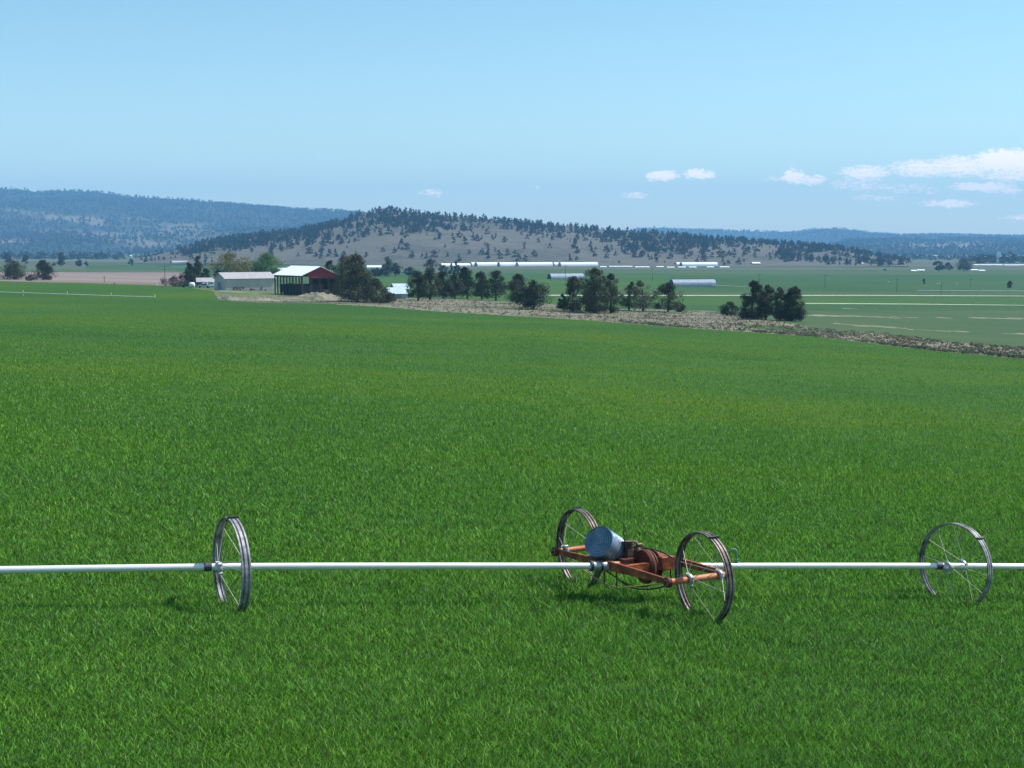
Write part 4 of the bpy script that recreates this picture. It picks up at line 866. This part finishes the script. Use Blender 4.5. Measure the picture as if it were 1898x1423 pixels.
def wheel(parent, loc, rx, rz, rimm, r=0.76, w=0.14, nsp=14, hubs=(-.22,.22), ry=0.0):
    a, s, hb, b = wheel_mesh(r, w, nsp, hubs)
    o = a.build('wheel', rimm, parent); o.location = loc; o.rotation_euler = (rx, ry, rz)
    s.build('spokes', M['spoke'], o)
    for h in hb: h.build('hub', M['coupler'], o)
    for q in b: q.build('rim_clamp', M['darkst'], o)
    return o
UL = math.tan(R(18))/F
def linept(px, py): return at(px, py, 22.9/(1-UL*(px-CX)))
PP = [linept(x, y) for x, y in ((-1000,1075),(-330,1062),(-150,1059),(0,1056),(200,1053),(428,1050),(600,1049),(800,1048.7),(1000,1048.7),(1183,1049),(1400,1048.7),(1600,1048.5),(1768,1048.7),(1950,1050),(2200,1054),(2900,1072))]
o0 = Vector((PP[5].x, PP[5].y, float(terrain(PP[5].x, PP[5].y))))
line = empty('irrigation_line', o0, 0, 'long white irrigation pipe carried on spoked wheels across the near field', 'irrigation line')
def lp(v): return v - o0
for i in range(len(PP)-1):
    pass
def pipe_at(t_px):       # point on the pipe at photo column
    for a_, b_ in zip(PP[:-1], PP[1:]):
        xa, xb = proj(*a_)[0], proj(*b_)[0]
        if xa <= t_px <= xb:
            return a_.lerp(b_, (t_px-xa)/(xb-xa))
    return PP[-1]
mb = MB(); mb.tube([lp(q) for q in PP], 0.055, 24); mb.build('pipe', M['alu'], line)
def sleeve(x0, x1, r, m, name='coupler', ridges=0):
    a_, b_ = lp(pipe_at(x0)), lp(pipe_at(x1)); mb = MB(); mb.tube([a_, b_], r, 24)
    for i in range(ridges):
        c = a_.lerp(b_, (i+.5)/ridges); d = (b_-a_).normalized(); mb.tube([c-d*.02, c+d*.02], r*1.22, 24)
    return mb.build(name, m, line)
sleeve(377, 391, 0.068, M['darkst'], 'band'); sleeve(1734, 1745, 0.067, M['darkst'], 'band')
pw = pipe_at(429); wheel(line, lp(pw), R(20), R(28.5), M['galv'], 0.765, 0.145, 14, (-.20,.20), ry=R(1))
pw = pipe_at(1770); wheel(line, lp(pw), R(55), R(32.5), M['galv'], 0.785, 0.13, 14, (-.20,.20), ry=R(2))
# sprinkler riser with a hooked top, right of the drive unit
pr = lp(pipe_at(1364)); mb = MB()
mb.tube([pr, pr+Vector((0,0,.25)), pr+Vector((-.01,0,.285)), pr+Vector((-.05,0,.30)), pr+Vector((-.10,0,.29)), pr+Vector((-.125,0,.25)), pr+Vector((-.125,0,.21))], .016, 10)
mb.tube([pr+Vector((0,0,.05)), pr+Vector((0,0,.12))], .03, 10); mb.build('sprinkler', M['sprink'], line)
for x in (700, 120, 1890):
    pr = lp(pipe_at(x)); mb = MB(); mb.tube([pr-Vector((0,0,.05)), pr-Vector((0,0,.085))], .02, 8); mb.build('drain_plug', M['darkst'], line)

# drive unit ("mover") straddling the pipe
mc = pipe_at(1183); YAW = R(28)
gm = float(terrain(mc.x, mc.y))
mv = empty('pipe_mover', (mc.x, mc.y, gm), YAW, 'rusty orange four-cornered drive cart with a blue drum on the irrigation pipe', 'irrigation mover')
mv.rotation_euler = (R(-3.3), 0, YAW); mv.location.z += 0.06
HZ = mc.z - gm            # pipe axis height in local z
HL, HW = 1.80, 0.57
def rail(x):
    mb = MB(); t = .008
    prof = [(-HL, .038), (-HL+.25, .046), (-0.9, .062), (-0.3, .072), (0.3, .072), (0.9, .062), (HL-.25, .046), (HL, .038)]
    for (y0, h0), (y1, h1) in zip(prof[:-1], prof[1:]):
        mb.add([(x, y0, HZ-h0), (x, y1, HZ-h1), (x, y1, HZ+h1), (x, y0, HZ+h0), (x+t, y0, HZ-h0), (x+t, y1, HZ-h1), (x+t, y1, HZ+h1), (x+t, y0, HZ+h0)],
               [(0,1,2,3),(7,6,5,4),(0,4,5,1),(3,2,6,7)])
        for s in (-1, 1):
            mb.add([(x, y0, HZ+s*h0), (x+.05, y0, HZ+s*h0), (x+.05, y1, HZ+s*h1), (x, y1, HZ+s*h1), (x, y0, HZ+s*(h0-.008)), (x+.05, y0, HZ+s*(h0-.008)), (x+.05, y1, HZ+s*(h1-.008)), (x, y1, HZ+s*(h1-.008))],
                   [(0,1,2,3),(7,6,5,4),(0,4,5,1),(1,5,6,2),(2,6,7,3)])
    return mb.build('side_rail', M['orange'], mv)
rail(-HW); rail(HW)
for y, c_ in ((HL, 'r'), (-HL, 'f')):
    mb = MB(); mb.tube([(-HW-.06, y, HZ), (HW+.08, y, HZ)], 0.052, 18); mb.build('axle', M['orange2'], mv)
    for x in (-HW-.02, HW+.01):
        b = MB(); b.lathe([(-.03,.02),(-.03,.085),(.03,.085),(.03,.02)], 22, Matrix.Translation((x, y, HZ)), smooth=False); b.lathe([(-.07,.003),(-.07,.035),(.0,.035)], 14, Matrix.Translation((x, y, HZ)), closed=False); b.build('bearing', M['redbrown'], mv)
wheel(mv, (-0.08, HL, HZ), R(10), R(0), M['rusty'], 0.715, 0.14, 14, (-.30,.27))
wheel(mv, (0.10, -HL, HZ), R(38), R(-1), M['rusty'], 0.725, 0.14, 14, (-.28,.30))
for y in (0.42, -0.42):
    mb = MB(); mb.beam((-HW+.01, y, HZ-.01), (HW-.01, y, HZ-.01), .10, .14); mb.build('cross_member', M['orange'], mv)
mb = MB(); mb.box((0.30, -0.30, HZ+.02), (0.26, 0.40, 0.24)); b = mb.build('gearbox', M['orange'], mv); md = b.modifiers.new('b','BEVEL'); md.width=.02
for x in (.12, .20):
    mb = MB(); mb.lathe([(-.012,.05),(-.012,.26),(.012,.26),(.012,.05)], 40, Matrix.Translation((x, -.22, HZ-.04)), smooth=False); mb.build('sprocket', M['redbrown'], mv)
mb = MB(); mb.lathe([(-.05,.03),(-.05,.28),(.0,.30),(.05,.28),(.05,.03)], 40, Matrix.Translation((.02, -.22, HZ-.04)), smooth=False); mb.build('chain_guard', M['redbrown'], mv)
# wrapped steel collar on the pipe left of the cart
cx = math.cos(R(18)-YAW); sx_ = math.sin(R(18)-YAW)
bpy.context.view_layer.update(); MI = mv.matrix_world.inverted()
def pl(d, dz=0.0): return MI @ pipe_at(1183 + d*106)
mb = MB(); mb.tube([pl(-.84), pl(-.38)], .079, 24); mb.build('drive_sleeve', M['coupler'], mv)
for d in (-.83, -.66, -.47):
    mb = MB(); mb.tube([pl(d-.018), pl(d+.018)], .092, 24); mb.build('clamp', M['darkst'], mv)
mb = MB(); mb.tube([pl(-.40), pl(-.12)], .082, 24); mb.tube([pl(-.24), pl(-.20)], .098, 24); mb.build('flange', M['orange2'], mv)
# drum
fn = Matrix.Rotation(-YAW, 3, 'Z') @ Vector((-.50,-.72,.42)).normalized()
fcw = at(1110, 1003, mc.y-0.05); fc = MI @ fcw
q4 = (-fn).to_track_quat('X', 'Z').to_matrix().to_4x4(); q4.translation = fc
mb = MB(); r0 = .262
prof = [(0.012,.003)]
for i in range(1, 12): prof += [(0.012 + (0.010 if i % 2 else -.006), r0*.94*i/12), (0.012 + (0.010 if i % 2 else -.006), r0*.94*(i+.6)/12)]
prof += [(0.008, r0*.97),(-.012, r0*.985),(-.012,r0*1.03),(.02,r0*1.04),(.03,r0)]
for i in range(5): prof += [(.09+.085*i, r0*.99), (.105+.085*i, r0*1.02), (.12+.085*i, r0*.99)]
prof += [(.50,r0*.98),(.52,r0*.9),(.52,.003)]
mb.lathe(prof, 48, q4, closed=False, smooth=False); mb.build('drum', M['drum'], mv)
dm = fc - fn*0.3
mb = MB()
for s in (-.14, .16): mb.box((dm.x+s, dm.y+.05, (dm.z+HZ)/2-.06), (.03,.40,max(.12, dm.z-HZ-.05)))
mb.box((dm.x, dm.y+.1, HZ+.075), (.55,.46,.02)); mb.build('drum_bracket', M['redbrown'], mv)
# engine
ew = at(1168, 1014, mc.y+.10); el = MI @ ew
mb = MB(); mb.box(tuple(el+Vector((-.02,0,-.10))), (.17,.18,.14))
for i in range(7): mb.tube([el+Vector((-.02,0,-.03+.022*i)), el+Vector((-.02,0,-.02+.022*i))], .085-.004*(i%2), 14)
mb.lathe([(-.05,.003),(-.05,.085),(.03,.095),(.05,.07),(.05,.003)], 20, Matrix.Translation(el+Vector((.11,-.03,-.07))), closed=False)
mb.tube([el+Vector((.05,.02,.06)), el+Vector((.10,.02,.09)), el+Vector((.15,0,.05)), el+Vector((.18,0,-.02))], .022, 10)
mb.tube([el+Vector((.10,-.06,.03)), el+Vector((.19,-.06,.03))], .04, 12)
mb.tube([el+Vector((-.10,.06,-.02)), el+Vector((-.10,.06,.10))], .035, 12); mb.build('engine', M['grease'], mv)
mb = MB(); mb.box(tuple(Vector((el.x,el.y,HZ+.07))), (.5,.4,.04)); mb.build('engine_plate', M['redbrown'], mv)
rw = at(1157, 1003, mc.y+.05); rl = MI @ rw
mb = MB(); mb.tube([rl+Vector((0,0,-.2)), rl+Vector((0,0,.28)), rl+Vector((-.02,0,.32)), rl+Vector((-.06,0,.335))], .008, 6); mb.build('control_rod', M['black'], mv)
# truss rods under the rails, hoses
for x in (-HW+.03, HW-.02):
    mb = MB(); mb.tube([(x, HL-.2, HZ-.05), (x, .25, HZ-.34), (x, -.25, HZ-.34), (x, -HL+.2, HZ-.05)], .010, 8); mb.build('truss_rod', M['yel'], mv)
    mb = MB(); mb.tube([(x, .2, HZ-.34), (x, .2, HZ-.07)], .013, 8); mb.tube([(x, -.2, HZ-.34), (x, -.2, HZ-.07)], .013, 8); mb.build('strut', M['redbrown'], mv)
def hose(pts, r=.012):
    pts = [Vector(p) for p in pts]; out = []
    for i in range(len(pts)-1):
        p0, p1, p2, p3 = pts[max(i-1,0)], pts[i], pts[i+1], pts[min(i+2,len(pts)-1)]
        for k in range(6):
            t = k/6; out.append(0.5*((2*p1)+(p2-p0)*t+(2*p0-5*p1+4*p2-p3)*t*t+(3*p1-p0-3*p2+p3)*t**3))
    mb = MB(); mb.tube(out+[pts[-1]], r, 7); mb.build('hose', M['black'], mv)
hose([(el.x+.1,el.y,HZ+.12),(.1,.1,HZ+.22),(.28,-.3,HZ+.20),(.38,-.7,HZ+.06)])
hose([(-.5,.5,HZ-.05),(-.42,.1,HZ-.20),(-.3,-.35,HZ-.36),(-.05,-.8,HZ-.30),(.1,-1.1,HZ-.08)])
hose([(-.52,.3,HZ-.06),(-.4,-.1,HZ-.26),(-.2,-.5,HZ-.32),(.1,-.9,HZ-.12)], .009)

# far wheel lines
def far_line(pts, wx, label, m='palepipe', r=0.14, wr=0.76, skip=0.0):
    P_ = [hit(x, y, skip)+Vector((0,0,wr)) for x, y in pts]; o0_ = P_[0]-Vector((0,0,wr))
    o = empty('irrigation_line', o0_, 0, label, 'irrigation line', 'distant irrigation lines')
    mb = MB(); mb.tube([q-o0_ for q in P_], r, 8); mb.build('pipe', M[m], o)
    d = math.atan2(P_[-1].y-P_[0].y, P_[-1].x-P_[0].x)
    X_ = [proj(*q)[0] for q in P_]
    for x in wx:
        for a_, b_, xa, xb in zip(P_[:-1], P_[1:], X_[:-1], X_[1:]):
            if xa <= x <= xb:
                c = a_.lerp(b_, (x-xa)/(xb-xa))-o0_
                mb = MB(); mb.lathe([(-.06,wr-.03),(-.06,wr),(.06,wr),(.06,wr-.03)], 24, Matrix.Translation(c) @ Matrix.Rotation(d+R(55),4,'Z'))
                mb.build('wheel', M['spoke'], o)
far_line([(-150,543),(0,546.5),(43,548),(125,551),(206,554),(288,557)], [-40,43,125,206,287], 'pale irrigation line near the far left edge of the green field')
far_line([(1015,552),(1200,552),(1400,551.5),(1600,551),(1898,552),(2100,553)], range(1030,2100,64), 'long pale irrigation line running behind the juniper clumps on the right', r=.2)
far_line([(1480,567),(1700,568),(1898,570),(2100,572)], range(1520,2090,72), 'pale irrigation line nearer than the long one on the right pasture', r=.15)
far_line([(1320,531.5),(1386,535)], range(1330,1386,50), 'short pale irrigation line leading from the right greenhouse', r=.15)
far_line([(1700,541),(1800,541.5),(1898,542)], range(1710,1898,55), 'faint irrigation line behind the long pale one at the far right', r=.14, m='film')

# ------------------------------------------------------------ haze (air)
hz = MB(); hz.box((0, 5250, 120), (15000, 10900, 640))
h = hz.build('haze', None)
h.data.materials.clear(); hm = bpy.data.materials.new('air'); hm.use_nodes = True; hn = hm.node_tree; hn.nodes.clear()
ho = hn.nodes.new('ShaderNodeOutputMaterial'); pv = hn.nodes.new('ShaderNodeVolumePrincipled')
pv.inputs['Color'].default_value = (0.27, 0.59, 1.0, 1); pv.inputs['Density'].default_value = 1.1e-4; pv.inputs['Anisotropy'].default_value = 0.0
hn.links.new(pv.outputs[0], ho.inputs['Volume']); h.data.materials.append(hm); tag(h, kind='stuff')
